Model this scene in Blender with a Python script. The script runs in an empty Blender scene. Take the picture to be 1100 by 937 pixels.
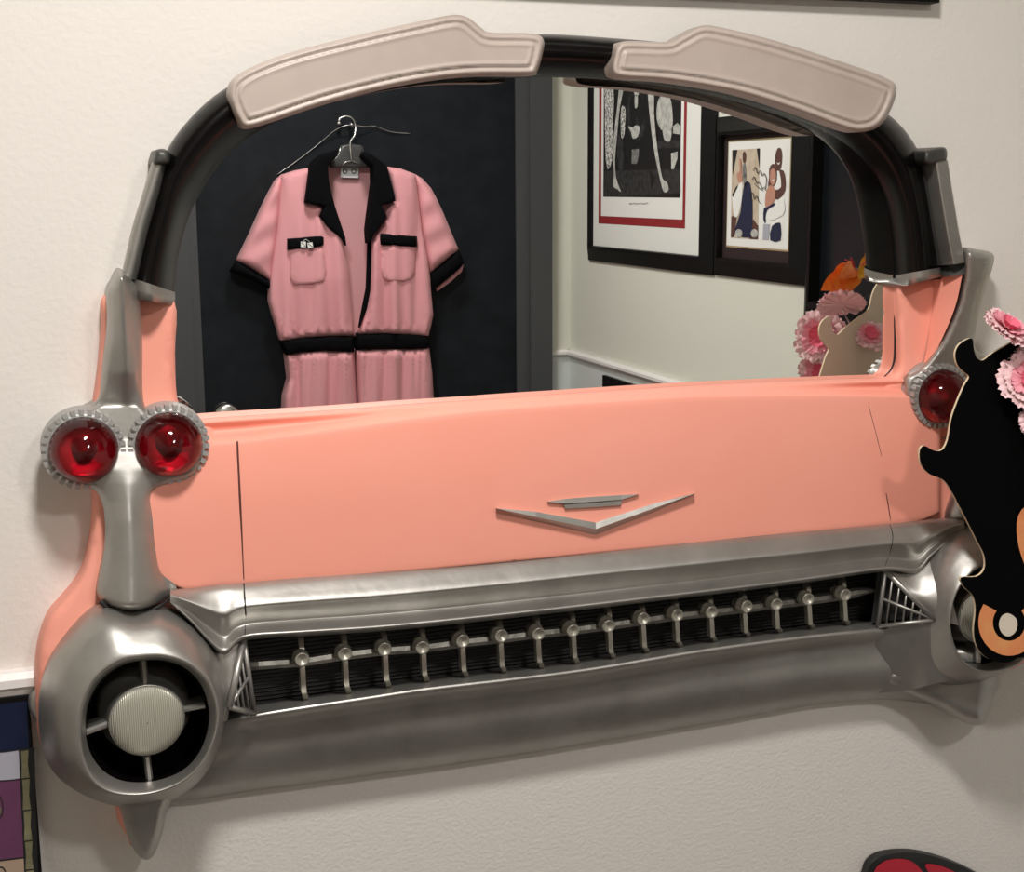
import bpy, bmesh, math, random
import numpy as np
from mathutils import Vector, Matrix
from mathutils.geometry import delaunay_2d_cdt
random.seed(4)
rnd = random.Random(11)
PI = math.pi
SC = bpy.context.scene
COL = SC.collection

# ------------------------------------------------------------------ place
# metres; the mirror wall is the plane y = 0, the room lies at y < 0, z is up
F = 1475.44
CX, CY = 550.0, 468.5
EYE = np.array([0.0, -1.38, 1.60])
R = np.array([[0.9441600890658067, 0.06443588983262355, -0.323124963933036],
              [-0.32943151546590854, 0.16660542225761532, -0.9293640351833057],
              [-0.006050027527433783, 0.9839159767865545, 0.1785294031555519]])
HM = 0.006           # mirror glass stands this far off the wall
ROOM = 2.67          # distance to the opposite wall
XS = 1.601           # picture wall on the right
XC = 0.552           # middle of the car front


def ray(px, py):
    return R @ np.array([px - CX, -(py - CY), -F])


def W(px, py, h=0.0):
    """point h metres off the mirror wall"""
    r = ray(px, py)
    t = (-EYE[1] - h) / r[1]
    return (r[0] * t, -h, EYE[2] + r[2] * t)


def M(px, py, h=0.0):
    """point h metres off the opposite (door) wall, measured in the mirror"""
    yr = -ROOM + h
    r = ray(px, py)
    t = (-EYE[1] - yr - 2 * HM) / r[1]
    return (r[0] * t, yr, EYE[2] + r[2] * t)


def S(px, py, h=0.0):
    """point h metres off the right picture wall, measured in the mirror"""
    r = ray(px, py)
    x = XS - h
    t = x / r[0]
    return (x, -(EYE[1] + r[1] * t) - 2 * HM, EYE[2] + r[2] * t)


def V(px, py, h=0.0):
    """point h metres off the mirror wall, measured through its reflection"""
    r = ray(px, py)
    t = (-EYE[1] + h - 2 * HM) / r[1]
    return (r[0] * t, -h, EYE[2] + r[2] * t)


# ------------------------------------------------------------------ materials
def mat(name, col, rough=0.5, metal=0.0, spec=0.5, coat=0.0, bump=None, var=None, emit=None, coat_rough=0.05, sheen=0.0, spots=None):
    m = bpy.data.materials.new(name)
    m.use_nodes = True
    nt = m.node_tree
    b = nt.nodes['Principled BSDF']
    b.inputs['Base Color'].default_value = (*col, 1)
    b.inputs['Roughness'].default_value = rough
    b.inputs['Metallic'].default_value = metal
    b.inputs['Specular IOR Level'].default_value = spec
    b.inputs['Coat Weight'].default_value = coat
    b.inputs['Coat Roughness'].default_value = coat_rough
    b.inputs['Sheen Weight'].default_value = sheen
    tc = nt.nodes.new('ShaderNodeTexCoord')
    if var:                                   # var = (scale, other colour, amount)
        n = nt.nodes.new('ShaderNodeTexNoise')
        n.inputs['Scale'].default_value = var[0]
        n.inputs['Detail'].default_value = 5
        n.inputs['Roughness'].default_value = 0.6
        nt.links.new(tc.outputs['Object'], n.inputs['Vector'])
        mr = nt.nodes.new('ShaderNodeMapRange')
        mr.inputs['From Min'].default_value = 0.38
        mr.inputs['From Max'].default_value = 0.68
        mr.inputs['To Max'].default_value = var[2]
        nt.links.new(n.outputs['Fac'], mr.inputs['Value'])
        mx = nt.nodes.new('ShaderNodeMix')
        mx.data_type = 'RGBA'
        mx.inputs['A'].default_value = (*col, 1)
        mx.inputs['B'].default_value = (*var[1], 1)
        nt.links.new(mr.outputs['Result'], mx.inputs['Factor'])
        nt.links.new(mx.outputs['Result'], b.inputs['Base Color'])
    if bump:                                  # list of (scale, strength, distance)
        prev = None
        for sc, st, di in bump:
            n = nt.nodes.new('ShaderNodeTexNoise')
            n.inputs['Scale'].default_value = sc
            n.inputs['Detail'].default_value = 3
            nt.links.new(tc.outputs['Object'], n.inputs['Vector'])
            bp = nt.nodes.new('ShaderNodeBump')
            bp.inputs['Strength'].default_value = st
            bp.inputs['Distance'].default_value = di
            nt.links.new(n.outputs['Fac'], bp.inputs['Height'])
            if prev:
                nt.links.new(prev.outputs['Normal'], bp.inputs['Normal'])
            prev = bp
        nt.links.new(prev.outputs['Normal'], b.inputs['Normal'])
    if emit:
        b.inputs['Emission Color'].default_value = (*emit[0], 1)
        b.inputs['Emission Strength'].default_value = emit[1]
    return m


MT = {
    'wall': mat('cream wall paint', (0.74, 0.70, 0.655), 0.62, spec=0.3, bump=[(150, 0.35, 0.0016), (34, 0.15, 0.002)]),
    'wall_in': mat('ivory wall paint', (0.69, 0.69, 0.61), 0.6, spec=0.3, bump=[(120, 0.2, 0.0015)]),
    'wains': mat('pale grey wainscot paint', (0.70, 0.665, 0.625), 0.6, spec=0.3, bump=[(230, 0.5, 0.0018), (70, 0.12, 0.002)]),
    'wains_in': mat('pale wainscot paint', (0.66, 0.69, 0.67), 0.55),
    'trim': mat('white trim paint', (0.80, 0.77, 0.75), 0.4, bump=[(120, 0.3, 0.001)]),
    'ceiling': mat('ceiling paint', (0.62, 0.60, 0.57), 0.8, bump=[(60, 0.3, 0.003)]),
    'floor': mat('floor tile', (0.055, 0.045, 0.04), 0.45, var=(6, (0.08, 0.07, 0.06), 0.8)),
    'door': mat('charcoal door paint', (0.007, 0.0085, 0.011), 0.6, spec=0.15, var=(14, (0.012, 0.0145, 0.018), 0.9), bump=[(90, 0.2, 0.001)]),
    'jamb': mat('grey steel frame paint', (0.065, 0.067, 0.07), 0.5, spec=0.25),
    'steel': mat('brushed steel', (0.6, 0.58, 0.55), 0.25, 1.0),
    'bar': mat('dull bar paint', (0.27, 0.26, 0.23), 0.4, 0.7, var=(60, (0.12, 0.115, 0.10), 0.8), bump=[(80, 0.4, 0.002)]),
    'wire': mat('bright wire', (0.75, 0.75, 0.75), 0.2, 1.0),
    'pink': mat('salmon pink body paint', (0.88, 0.345, 0.26), 0.5, spec=0.3, var=(5, (0.88, 0.375, 0.29), 0.6), bump=[(16, 0.12, 0.004)]),
    'silver': mat('silver metal paint', (0.44, 0.424, 0.398), 0.41, 0.82, spec=0.4, var=(16, (0.34, 0.328, 0.302), 0.85), bump=[(26, 0.18, 0.004), (120, 0.08, 0.001)]),
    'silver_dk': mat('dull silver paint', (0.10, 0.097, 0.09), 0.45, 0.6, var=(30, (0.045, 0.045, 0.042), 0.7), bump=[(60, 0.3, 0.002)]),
    'stud': mat('brassy silver paint', (0.44, 0.42, 0.36), 0.36, 0.7, bump=[(90, 0.25, 0.001)]),
    'black_gloss': mat('black glossy roof paint', (0.0025, 0.002, 0.002), 0.27, spec=0.2, bump=[(30, 0.1, 0.003)]),
    'black': mat('matt black paint', (0.006, 0.006, 0.006), 0.6),
    'seam': mat('dark seam', (0.10, 0.03, 0.022), 0.7),
    'beige': mat('beige visor paint', (0.46, 0.385, 0.34), 0.42, coat=0.06, coat_rough=0.4, var=(9, (0.38, 0.31, 0.27), 0.7), bump=[(22, 0.12, 0.003)]),
    'lens': mat('red lens', (0.055, 0.0008, 0.0025), 0.13, spec=0.55),
    'bezel': mat('chalky silver bezel', (0.42, 0.415, 0.40), 0.5, 0.5, bump=[(80, 0.25, 0.001)]),
    'pink_cloth': mat('pink cloth', (0.70, 0.32, 0.345), 0.8, spec=0.15, sheen=0.1, bump=[(500, 0.12, 0.0006)]),
    'pink_in': mat('dusty pink lining', (0.60, 0.31, 0.33), 0.8, spec=0.2),
    'black_cloth': mat('black cloth', (0.003, 0.003, 0.004), 0.9, spec=0.08),
    'tag': mat('white woven tag', (0.7, 0.7, 0.7), 0.7),
    'blk_plastic': mat('black hanger plastic', (0.05, 0.05, 0.05), 0.35),
    'frame': mat('black picture frame', (0.004, 0.0038, 0.0038), 0.45, spec=0.2),
    'mat_cream': mat('cream mount board', (0.72, 0.72, 0.68), 0.8),
    'mat_dark': mat('plum brown mount board', (0.028, 0.017, 0.018), 0.6, spec=0.3),
    'glass_dark': mat('dark glazed print', (0.008, 0.010, 0.012), 0.25, spec=0.25),
    'white': mat('white print paper', (0.78, 0.77, 0.74), 0.6),
    'offwhite': mat('off white print', (0.62, 0.60, 0.55), 0.6),
    'red': mat('red print ink', (0.26, 0.018, 0.02), 0.6),
    'ink_black': mat('black print ink', (0.010, 0.010, 0.010), 0.5),
    'ink_dark': mat('dark grey print ink', (0.04, 0.04, 0.04), 0.5, var=(70, (0.012, 0.012, 0.012), 1.0)),
    'ink_grey': mat('grey print ink', (0.25, 0.25, 0.24), 0.5, var=(90, (0.06, 0.06, 0.06), 1.0)),
    'ink_light': mat('light grey print ink', (0.55, 0.54, 0.50), 0.5, var=(60, (0.3, 0.3, 0.28), 1.0)),
    'ink_speck': mat('speckled print ink', (0.01, 0.01, 0.01), 0.5, var=(160, (0.75, 0.74, 0.7), 1.4)),
    'ink_navy': mat('navy print ink', (0.012, 0.018, 0.05), 0.5),
    'ink_skin': mat('tan print ink', (0.48, 0.24, 0.17), 0.5),
    'ink_brown': mat('brown print ink', (0.10, 0.045, 0.035), 0.5),
    'ink_beige': mat('beige print ink', (0.58, 0.49, 0.38), 0.5, var=(30, (0.42, 0.33, 0.24), 0.8)),
    'gold': mat('gold fillet', (0.62, 0.52, 0.28), 0.35, 0.6),
    'poster_navy': mat('navy poster ink', (0.007, 0.011, 0.035), 0.6, spec=0.2, var=(20, (0.012, 0.018, 0.05), 0.7)),
    'poster_grey': mat('pale lilac poster ink', (0.38, 0.375, 0.43), 0.6),
    'poster_purple': mat('purple poster ink', (0.13, 0.045, 0.095), 0.6, spec=0.2, var=(12, (0.10, 0.035, 0.08), 0.8)),
    'poster_sand': mat('sand poster ink', (0.36, 0.26, 0.19), 0.6),
    'bamboo': mat('olive bamboo drawing', (0.20, 0.185, 0.105), 0.5, var=(60, (0.11, 0.10, 0.055), 0.9)),
    'board_black': mat('black painted board', (0.0012, 0.0012, 0.0014), 0.8, spec=0.06),
    'board_back': mat('raw beige board back', (0.56, 0.50, 0.39), 0.7, bump=[(60, 0.2, 0.001)]),
    'board_edge': mat('cream board edge', (0.70, 0.58, 0.40), 0.7),
    'orange': mat('peach orange paint', (0.72, 0.24, 0.095), 0.5, var=(30, (0.72, 0.34, 0.12), 0.9)),
    'drop': mat('cream drop paint', (0.68, 0.61, 0.50), 0.5),
    'red_paint': mat('crimson painted board', (0.46, 0.014, 0.035), 0.5),
    'petal_pale': mat('pale pink petals', (0.86, 0.60, 0.62), 0.7, spec=0.2),
    'petal_mid': mat('rose pink petals', (0.84, 0.36, 0.43), 0.7, spec=0.2),
    'petal_deep': mat('deep pink petals', (0.80, 0.16, 0.24), 0.7, spec=0.2),
    'lily_orange': mat('orange petals', (0.75, 0.13, 0.02), 0.55, var=(60, (0.85, 0.35, 0.03), 1.0)),
    'lily_yellow': mat('yellow petals', (0.72, 0.45, 0.05), 0.55, var=(60, (0.6, 0.25, 0.03), 0.8)),
    'stem': mat('green stem', (0.05, 0.10, 0.03), 0.6),
    'diffuser': mat('lamp diffuser', (0.9, 0.9, 0.88), 0.4, emit=((1.0, 0.95, 0.90), 9.0)),
}

lm = MT['lens'].node_tree.nodes['Principled BSDF']
lm.inputs['Base Color'].default_value = (0.33, 0.0025, 0.009, 1)
lm.inputs['Transmission Weight'].default_value = 1.0
lm.inputs['Roughness'].default_value = 0.06
lm.inputs['IOR'].default_value = 1.45
MT['wall_side'] = mat('taupe wall paint', (0.50, 0.47, 0.43), 0.6, spec=0.3)

# ribbed headlamp glass and ribbed grille backing
def rib_mat(name, c1, c2, scale, axis, rough, metal, strength):
    m = mat(name, c1, rough, metal)
    nt = m.node_tree
    b = nt.nodes['Principled BSDF']
    tc = nt.nodes.new('ShaderNodeTexCoord')
    w = nt.nodes.new('ShaderNodeTexWave')
    w.bands_direction = axis
    w.inputs['Scale'].default_value = scale
    w.inputs['Distortion'].default_value = 0.6
    w.inputs['Detail'].default_value = 2
    nt.links.new(tc.outputs['Object'], w.inputs['Vector'])
    mx = nt.nodes.new('ShaderNodeMix')
    mx.data_type = 'RGBA'
    mx.inputs['A'].default_value = (*c1, 1)
    mx.inputs['B'].default_value = (*c2, 1)
    nt.links.new(w.outputs['Fac'], mx.inputs['Factor'])
    nt.links.new(mx.outputs['Result'], b.inputs['Base Color'])
    bp = nt.nodes.new('ShaderNodeBump')
    bp.inputs['Strength'].default_value = strength
    bp.inputs['Distance'].default_value = 0.002
    nt.links.new(w.outputs['Fac'], bp.inputs['Height'])
    nt.links.new(bp.outputs['Normal'], b.inputs['Normal'])
    return m


MT['lampglass'] = rib_mat('ribbed lamp glass', (0.33, 0.32, 0.26), (0.56, 0.54, 0.46), 170, 'X', 0.4, 0.3, 0.4)
MT['gridback'] = rib_mat('ribbed black backing', (0.004, 0.004, 0.004), (0.022, 0.021, 0.02), 75, 'Z', 0.5, 0.0, 0.9)

mm = bpy.data.materials.new('mirror silvering')
mm.use_nodes = True
_b = mm.node_tree.nodes['Principled BSDF']
_b.inputs['Base Color'].default_value = (0.90, 0.915, 0.90, 1)
_b.inputs['Metallic'].default_value = 1.0
_b.inputs['Roughness'].default_value = 0.0
MT['mirror'] = mm

# ------------------------------------------------------------------ object helpers
ORIGIN = {}


def tag(o, label=None, cat=None, group=None, kind=None):
    if label: o['label'] = label
    if cat: o['category'] = cat
    if group: o['group'] = group
    if kind: o['kind'] = kind
    return o


def empty(name, loc, label, cat, group=None):
    o = bpy.data.objects.new(name, None)
    COL.objects.link(o)
    o.location = loc
    o.empty_display_size = 0.05
    ORIGIN[o.name] = Vector(loc)
    return tag(o, label, cat, group)


class MB:
    """collects faces with several materials, then links ONE mesh object"""
    def __init__(s):
        s.v, s.f, s.m, s.sm = [], [], [], []
        s.mats = []

    def mi(s, m):
        if m not in s.mats: s.mats.append(m)
        return s.mats.index(m)

    def add(s, verts, faces, m, smooth=True):
        o = len(s.v)
        s.v += [tuple(map(float, p)) for p in verts]
        k = s.mi(m)
        for f in faces:
            s.f.append([o + i for i in f]); s.m.append(k); s.sm.append(smooth)
        return s

    def box(s, c, d, m, rot=None):
        vs = []
        for x in (-1, 1):
            for y in (-1, 1):
                for z in (-1, 1):
                    p = Vector((x * d[0] / 2, y * d[1] / 2, z * d[2] / 2))
                    if rot is not None: p = rot @ p
                    vs.append(tuple(p + Vector(c)))
        return s.add(vs, [(0, 1, 3, 2), (4, 6, 7, 5), (0, 4, 5, 1), (2, 3, 7, 6), (0, 2, 6, 4), (1, 5, 7, 3)], m, False)

    def build(s, name, parent=None, fix=True, bevel=0.0, origin=None):
        org = ORIGIN[parent.name] if parent is not None else (Vector(origin) if origin is not None else Vector((0, 0, 0)))
        me = bpy.data.meshes.new(name)
        me.from_pydata([tuple(Vector(p) - org) for p in s.v], [], s.f)
        for m in s.mats: me.materials.append(MT[m])
        for p, k, q in zip(me.polygons, s.m, s.sm):
            p.material_index = k; p.use_smooth = q
        if fix:
            bm = bmesh.new(); bm.from_mesh(me)
            bmesh.ops.remove_doubles(bm, verts=bm.verts, dist=1e-6)
            bmesh.ops.recalc_face_normals(bm, faces=bm.faces)
            bm.to_mesh(me); bm.free()
        o = bpy.data.objects.new(name, me)
        COL.objects.link(o)
        if parent is not None:
            o.parent = parent
        else:
            o.location = org
        ORIGIN[o.name] = org
        if bevel:
            b = o.modifiers.new('bevel', 'BEVEL'); b.width = bevel; b.segments = 3; b.limit_method = 'ANGLE'
        return o


def cr(pts, n=6, closed=False):
    """Catmull-Rom through points of any dimension"""
    P = [np.array(p, float) for p in pts]
    L = len(P)
    out = []
    for i in range(L if closed else L - 1):
        p0 = P[(i - 1) % L] if closed or i > 0 else 2 * P[0] - P[1]
        p1 = P[i]; p2 = P[(i + 1) % L]
        p3 = P[(i + 2) % L] if closed or i + 2 < L else 2 * P[-1] - P[-2]
        for k in range(n):
            t = k / n
            out.append(0.5 * ((2 * p1) + (p2 - p0) * t + (2 * p0 - 5 * p1 + 4 * p2 - p3) * t * t + (3 * p1 - p0 - 3 * p2 + p3) * t ** 3))
    if not closed: out.append(P[-1])
    return out


def grid_faces(nr, nc, closed=False):
    f = []
    for i in range(nr - 1):
        for j in range(nc if closed else nc - 1):
            a = i * nc + j; b = i * nc + (j + 1) % nc
            f.append((a, b, b + nc, a + nc))
    return f


def loft(mb, rows, m, P=W, nu=5, nv=4, closed=False, sharp_v=False, smooth=True, back=None):
    """rows: lists of (px,py,h); smooth surface through them"""
    rr = [cr(r, nu, closed) for r in rows]
    nc = len(rr[0])
    if sharp_v:
        full = rr
    else:
        cols = [cr([r[j] for r in rr], nv) for j in range(nc)]
        full = [[cols[j][i] for j in range(nc)] for i in range(len(cols[0]))]
    vs = [P(*p) for r in full for p in r]
    mb.add(vs, grid_faces(len(full), nc, closed), m, smooth)
    return vs, len(full), nc


def seg_dist(pts, A, B):
    d = B - A
    L2 = (d ** 2).sum(1) + 1e-12
    t = ((pts[:, None, :] - A[None]) * d[None]).sum(2) / L2
    t = np.clip(t, 0, 1)
    q = A[None] + t[..., None] * d[None]
    return np.sqrt(((pts[:, None, :] - q) ** 2).sum(2)).min(1)


def inside(pts, poly):
    x, y = pts[:, 0], pts[:, 1]
    c = np.zeros(len(pts), bool)
    j = len(poly) - 1
    for i in range(len(poly)):
        xi, yi = poly[i]; xj, yj = poly[j]
        if yi != yj:
            k = ((yi > y) != (yj > y)) & (x < (xj - xi) * (y - yi) / (yj - yi) + xi)
            c ^= k
        j = i
    return c


def relief(mb, outline, H, base, r, m, P=W, step=6.0, back=0.0, smooth_outline=4, extra=None, power=2.0, out=(0, -1, 0), side_m=None):
    """solid with the given outline: rounded edge of width r (px), front surface H(x,y), straight sides to 'back'"""
    ol = cr(outline, smooth_outline, True) if smooth_outline else [np.array(p, float) for p in outline]
    ol = np.array([p[:2] for p in ol])
    # resample long edges
    q = []
    for i in range(len(ol)):
        a, b = ol[i], ol[(i + 1) % len(ol)]
        n = max(1, int(np.hypot(*(b - a)) / step))
        for k in range(n): q.append(a + (b - a) * k / n)
    ol = np.array(q)
    A, B = ol, np.roll(ol, -1, 0)
    lo, hi = ol.min(0), ol.max(0)
    g = []
    yy = lo[1]; row = 0
    while yy < hi[1]:
        xx = lo[0] + (step / 2 if row % 2 else 0)
        while xx < hi[0]:
            g.append((xx, yy)); xx += step
        yy += step * 0.866; row += 1
    g = np.array(g)
    nx = (B - A); nl = np.hypot(nx[:, 0], nx[:, 1]) + 1e-9
    nrm = np.stack([-nx[:, 1] / nl, nx[:, 0] / nl], 1)
    mid = A
    near = []
    fr = (0.06, 0.2, 0.45, 0.75)
    for s in (1, -1):
        for q_ in fr:
            near.append(mid + s * nrm * q_ * r)
    near = np.concatenate(near)
    near = near[inside(near, ol)]
    dn = seg_dist(near, A, B)
    keep = np.zeros(len(near), bool)
    for q_ in fr: keep |= abs(dn - q_ * r) < 0.035 * r + 0.02
    near = near[keep]
    g = g[inside(g, ol)]
    dg = seg_dist(g, A, B)
    g = g[dg > max(0.85 * r, 0.4 * step)]
    if extra is not None:
        e = np.array(extra, float); e = e[inside(e, ol)]
        g = np.concatenate([g, e])
    allp = np.concatenate([ol, near, g])
    n0 = len(ol)
    vc, ec, fc, _, _, _ = delaunay_2d_cdt([Vector(p) for p in allp], [(i, (i + 1) % n0) for i in range(n0)], [], 1, 1e-5)
    vp = np.array([(v.x, v.y) for v in vc])
    d = seg_dist(vp, A, B)
    t = np.clip(d / r, 0, 1)
    k = (1 - (1 - t) ** power) ** (1 / power)
    vs = []
    for (x, y), kk, dd in zip(vp, k, d):
        b0 = base(x, y) if callable(base) else base
        h = b0 + (H(x, y) - b0) * kk
        vs.append(P(x, y, h))
    mb.add(vs, [tuple(f) for f in fc], m)
    # sides
    bf = base if callable(base) else (lambda x, y: base)
    N = [P(x, y, bf(x, y)) for x, y in ol]
    o = np.array(out, float)
    Bk = [tuple(np.array(p) - o * (bf(x, y) - back)) for p, (x, y) in zip(N, ol)]
    mb.add(N + Bk, [(i, (i + 1) % n0, n0 + (i + 1) % n0, n0 + i) for i in range(n0)], side_m or m)
    return ol


def tube(mb, pts, rad, m, n=10, cap=True):
    """tube along world points; rad number or list"""
    P = [Vector(p) for p in pts]
    L = len(P)
    rad = rad if isinstance(rad, (list, tuple)) else [rad] * L
    vs = []
    up = None
    for i in range(L):
        t = (P[min(i + 1, L - 1)] - P[max(i - 1, 0)]).normalized()
        if up is None:
            up = t.orthogonal().normalized()
        a = (up - t * up.dot(t)).normalized(); up = a
        b = t.cross(a)
        for k in range(n):
            an = 2 * PI * k / n
            vs.append(tuple(P[i] + (a * math.cos(an) + b * math.sin(an)) * rad[i]))
    f = grid_faces(L, n, True)
    if cap:
        f.append(tuple(range(n))); f.append(tuple(range((L - 1) * n, L * n)))
    mb.add(vs, f, m)


def lathe(mb, c, prof, m, n=32, axis=(0, -1, 0), a0=0.0):
    """revolve (radius, height) about axis at c"""
    ax = Vector(axis).normalized()
    u = ax.cross(Vector((0, 0, 1)))
    if u.length < 0.1: u = ax.cross(Vector((1, 0, 0)))
    u.normalize(); w = ax.cross(u)
    vs = []
    for r_, h_ in prof:
        for k in range(n):
            an = 2 * PI * k / n + a0
            vs.append(tuple(Vector(c) + ax * h_ + (u * math.cos(an) + w * math.sin(an)) * r_))
    mb.add(vs, grid_faces(len(prof), n, True), m)


def poly(mb, pts, m, P, h, outline_n=0):
    """flat printed shape on a sheet"""
    ol = cr(pts, outline_n, True) if outline_n else pts
    ol = [np.array(p[:2], float) for p in ol]
    n = len(ol)
    vc, ec, fc, _, _, _ = delaunay_2d_cdt([Vector(p) for p in ol], [(i, (i + 1) % n) for i in range(n)], [], 1, 1e-5)
    mb.add([P(v.x, v.y, h) for v in vc], [tuple(f) for f in fc], m, False)


def stroke(mb, pts, w, m, P, h, n=5):
    """painted line of width w px"""
    c = cr(pts, n) if len(pts) > 2 else [np.array(p, float) for p in pts]
    vs = []
    for i, p in enumerate(c):
        t = c[min(i + 1, len(c) - 1)] - c[max(i - 1, 0)]
        nl = np.hypot(t[0], t[1]) + 1e-9
        nn = np.array([-t[1], t[0]]) / nl * w / 2
        vs.append(P(p[0] + nn[0], p[1] + nn[1], h)); vs.append(P(p[0] - nn[0], p[1] - nn[1], h))
    mb.add(vs, [(2 * i, 2 * i + 1, 2 * i + 3, 2 * i + 2) for i in range(len(c) - 1)], m, False)


def mirrored(o, label=None):
    """the same part on the other side of the car front"""
    me = o.data.copy()
    org = ORIGIN[o.name]
    for v in me.vertices:
        v.co.x = 2 * XC - (v.co.x + org.x) - org.x
    bm = bmesh.new(); bm.from_mesh(me); bmesh.ops.reverse_faces(bm, faces=bm.faces); bm.to_mesh(me); bm.free()
    c = bpy.data.objects.new(o.name.split('.')[0], me)
    COL.objects.link(c)
    c.parent = o.parent
    ORIGIN[c.name] = org
    if label: c['label'] = label
    return c


def lerp(x, xs, ys):
    return float(np.interp(x, xs, ys))


# ================================================================== ROOM
XL, ZC = -0.95, 2.55


def slab(name, c, d, m, label):
    mb = MB(); mb.box(c, d, m)
    return tag(mb.build(name), label, None, None, 'structure')


RY = -ROOM
slab('wall_front', (0.3255, 0.05, (ZC + 1.13) / 2 + 0.05), (XS - XL + 0.4, 0.1, ZC - 1.13 + 0.1), 'wall', 'cream wall above the chair rail behind the car mirror')
slab('wall_front_wainscot', (0.3255, 0.05, 0.565), (XS - XL + 0.4, 0.1, 1.13), 'wains', 'textured lower wall below the chair rail')
slab('wall_back', (0.3255, RY - 0.05, ZC / 2), (XS - XL + 0.4, 0.1, ZC + 0.2), 'wall_in', 'ivory wall around the charcoal door')
slab('wall_right', (XS + 0.05, RY / 2, ZC / 2), (0.1, ROOM + 0.4, ZC + 0.2), 'wall_in', 'ivory wall hung with framed pictures')
slab('wall_left', (XL - 0.05, RY / 2, ZC / 2), (0.1, ROOM + 0.4, ZC + 0.2), 'wall_side', 'plain taupe wall on the left')
slab('floor', (0.3255, RY / 2, -0.05), (XS - XL + 0.4, ROOM + 0.4, 0.1), 'floor', 'brown tiled floor')
slab('ceiling', (0.3255, RY / 2, ZC + 0.05), (XS - XL + 0.4, ROOM + 0.4, 0.1), 'ceiling', 'white ceiling')


def rail(name, a, b, out, z0, z1, m, label, back_wains=None):
    """chair rail: moulded strip between a and b (xy) growing along out"""
    prof = [(0.0, z1 + 0.0), (0.012, z1), (0.017, z1 - 0.006), (0.017, z1 - 0.014), (0.010, z1 - 0.019), (0.009, z0 + 0.004), (0.006, z0), (0.0, z0)]
    mb = MB()
    vs = []
    for p in (a, b):
        for o_, z in prof:
            vs.append((p[0] + out[0] * o_, p[1] + out[1] * o_, z))
    n = len(prof)
    mb.add(vs, [(i, i + 1, n + i + 1, n + i) for i in range(n - 1)] + [tuple(range(n)), tuple(range(n, 2 * n))], m, False)
    return tag(mb.build(name), label, None, None, 'structure')


rail('trim_1', (XL, 0), (XS, 0), (0, -1), 1.087, 1.136, 'trim', 'white chair rail along the mirror wall')
rail('trim_2', (1.53, RY), (XS - 0.004, RY), (0, 1), 1.075, 1.092, 'trim', 'thin rail beside the door frame')
rail('trim_3', (XS - 0.0005, RY), (XS - 0.0005, -0.02), (-1, 0), 1.068, 1.092, 'trim', 'thin chair rail under the framed pictures')
mb = MB(); mb.box((XS - 0.002, RY / 2, 0.535), (0.004, ROOM - 0.005, 1.07), 'wains_in')
tag(mb.build('wall_right_wainscot'), 'pale grey panel below the rail on the picture wall', None, None, 'structure')
mb = MB(); mb.box((1.565, RY + 0.002, 0.535), (0.072, 0.004, 1.07), 'wains_in')
tag(mb.build('wall_back_wainscot'), 'pale grey panel below the rail beside the door', None, None, 'structure')
for nm, c, d in (('baseboard_front', (0.3255, -0.008, 0.05), (XS - XL, 0.016, 0.1)), ('baseboard_right', (XS - 0.012, RY / 2, 0.05), (0.016, ROOM - 0.06, 0.1)), ('baseboard_left', (XL + 0.008, RY / 2, 0.05), (0.016, ROOM - 0.06, 0.1))):
    mb = MB(); mb.box(c, d, 'trim'); tag(mb.build(nm), 'white skirting board', None, None, 'structure')

# door in the opposite wall
mb = MB(); mb.box(((0.452 + 1.411) / 2, RY + 0.012, 1.025), (0.959, 0.024, 2.05), 'door')
door = tag(mb.build('door_1'), 'flat charcoal door behind the pink jumpsuit', None, None, 'structure')
mb = MB()
for x0, x1, y in ((0.360, 0.425, 0.045), (0.425, 0.452, 0.032), (1.411, 1.452, 0.032), (1.452, 1.524, 0.045)):
    mb.box(((x0 + x1) / 2, RY + y / 2, 1.05), (x1 - x0, y, 2.1), 'jamb')
mb.box((0.942, RY + 0.0225, 2.105), (1.164, 0.045, 0.09), 'jamb')
tag(mb.build('door_frame', door), 'grey steel door frame')
kc = M(243, 446, 0.06)
mb = MB()
lathe(mb, (kc[0], RY + 0.024, kc[2]), [(0.033, 0), (0.033, 0.006), (0.014, 0.010), (0.012, 0.03), (0.028, 0.034), (0.038, 0.046), (0.036, 0.060), (0.028, 0.066), (0.0, 0.068)], 'steel', 28, (0, 1, 0))
tag(mb.build('door_knob', door), 'brushed steel knob')


# ceiling lamps (real fixtures of the room)
def ceiling_lamp(x, y, power, r, label):
    e = empty('ceiling_lamp', (x, y, ZC), label, 'ceiling lamp')
    mb = MB(); lathe(mb, (x, y, ZC), [(r + 0.03, 0), (r + 0.03, 0.02), (r + 0.012, 0.03), (r, 0.02)], 'steel', 40, (0, 0, -1)); mb.build('lamp_rim', e)
    mb = MB(); lathe(mb, (x, y, ZC), [(r, 0.008), (r * 0.9, 0.026), (r * 0.6, 0.036), (0.001, 0.04)], 'diffuser', 40, (0, 0, -1)); mb.build('diffuser', e)
    li = bpy.data.lights.new('lamp_light', 'AREA'); li.shape = 'DISK'; li.size = 2 * r; li.energy = power; li.color = (1.0, 0.97, 0.93)
    lo = bpy.data.objects.new('lamp_light', li); COL.objects.link(lo); lo.location = (0, 0, -0.045); lo.parent = e


ceiling_lamp(0.20, -0.93, 25, 0.11, 'round ceiling lamp above the car mirror')
ceiling_lamp(0.75, -1.92, 15, 0.11, 'round ceiling lamp nearer the charcoal door')

# ================================================================== CAR FRONT MIRROR
car = empty('car_front_mirror', (XC, 0, 1.30), 'wall mirror framed by a sculpted pink and silver vintage car front', 'mirror')

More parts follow.
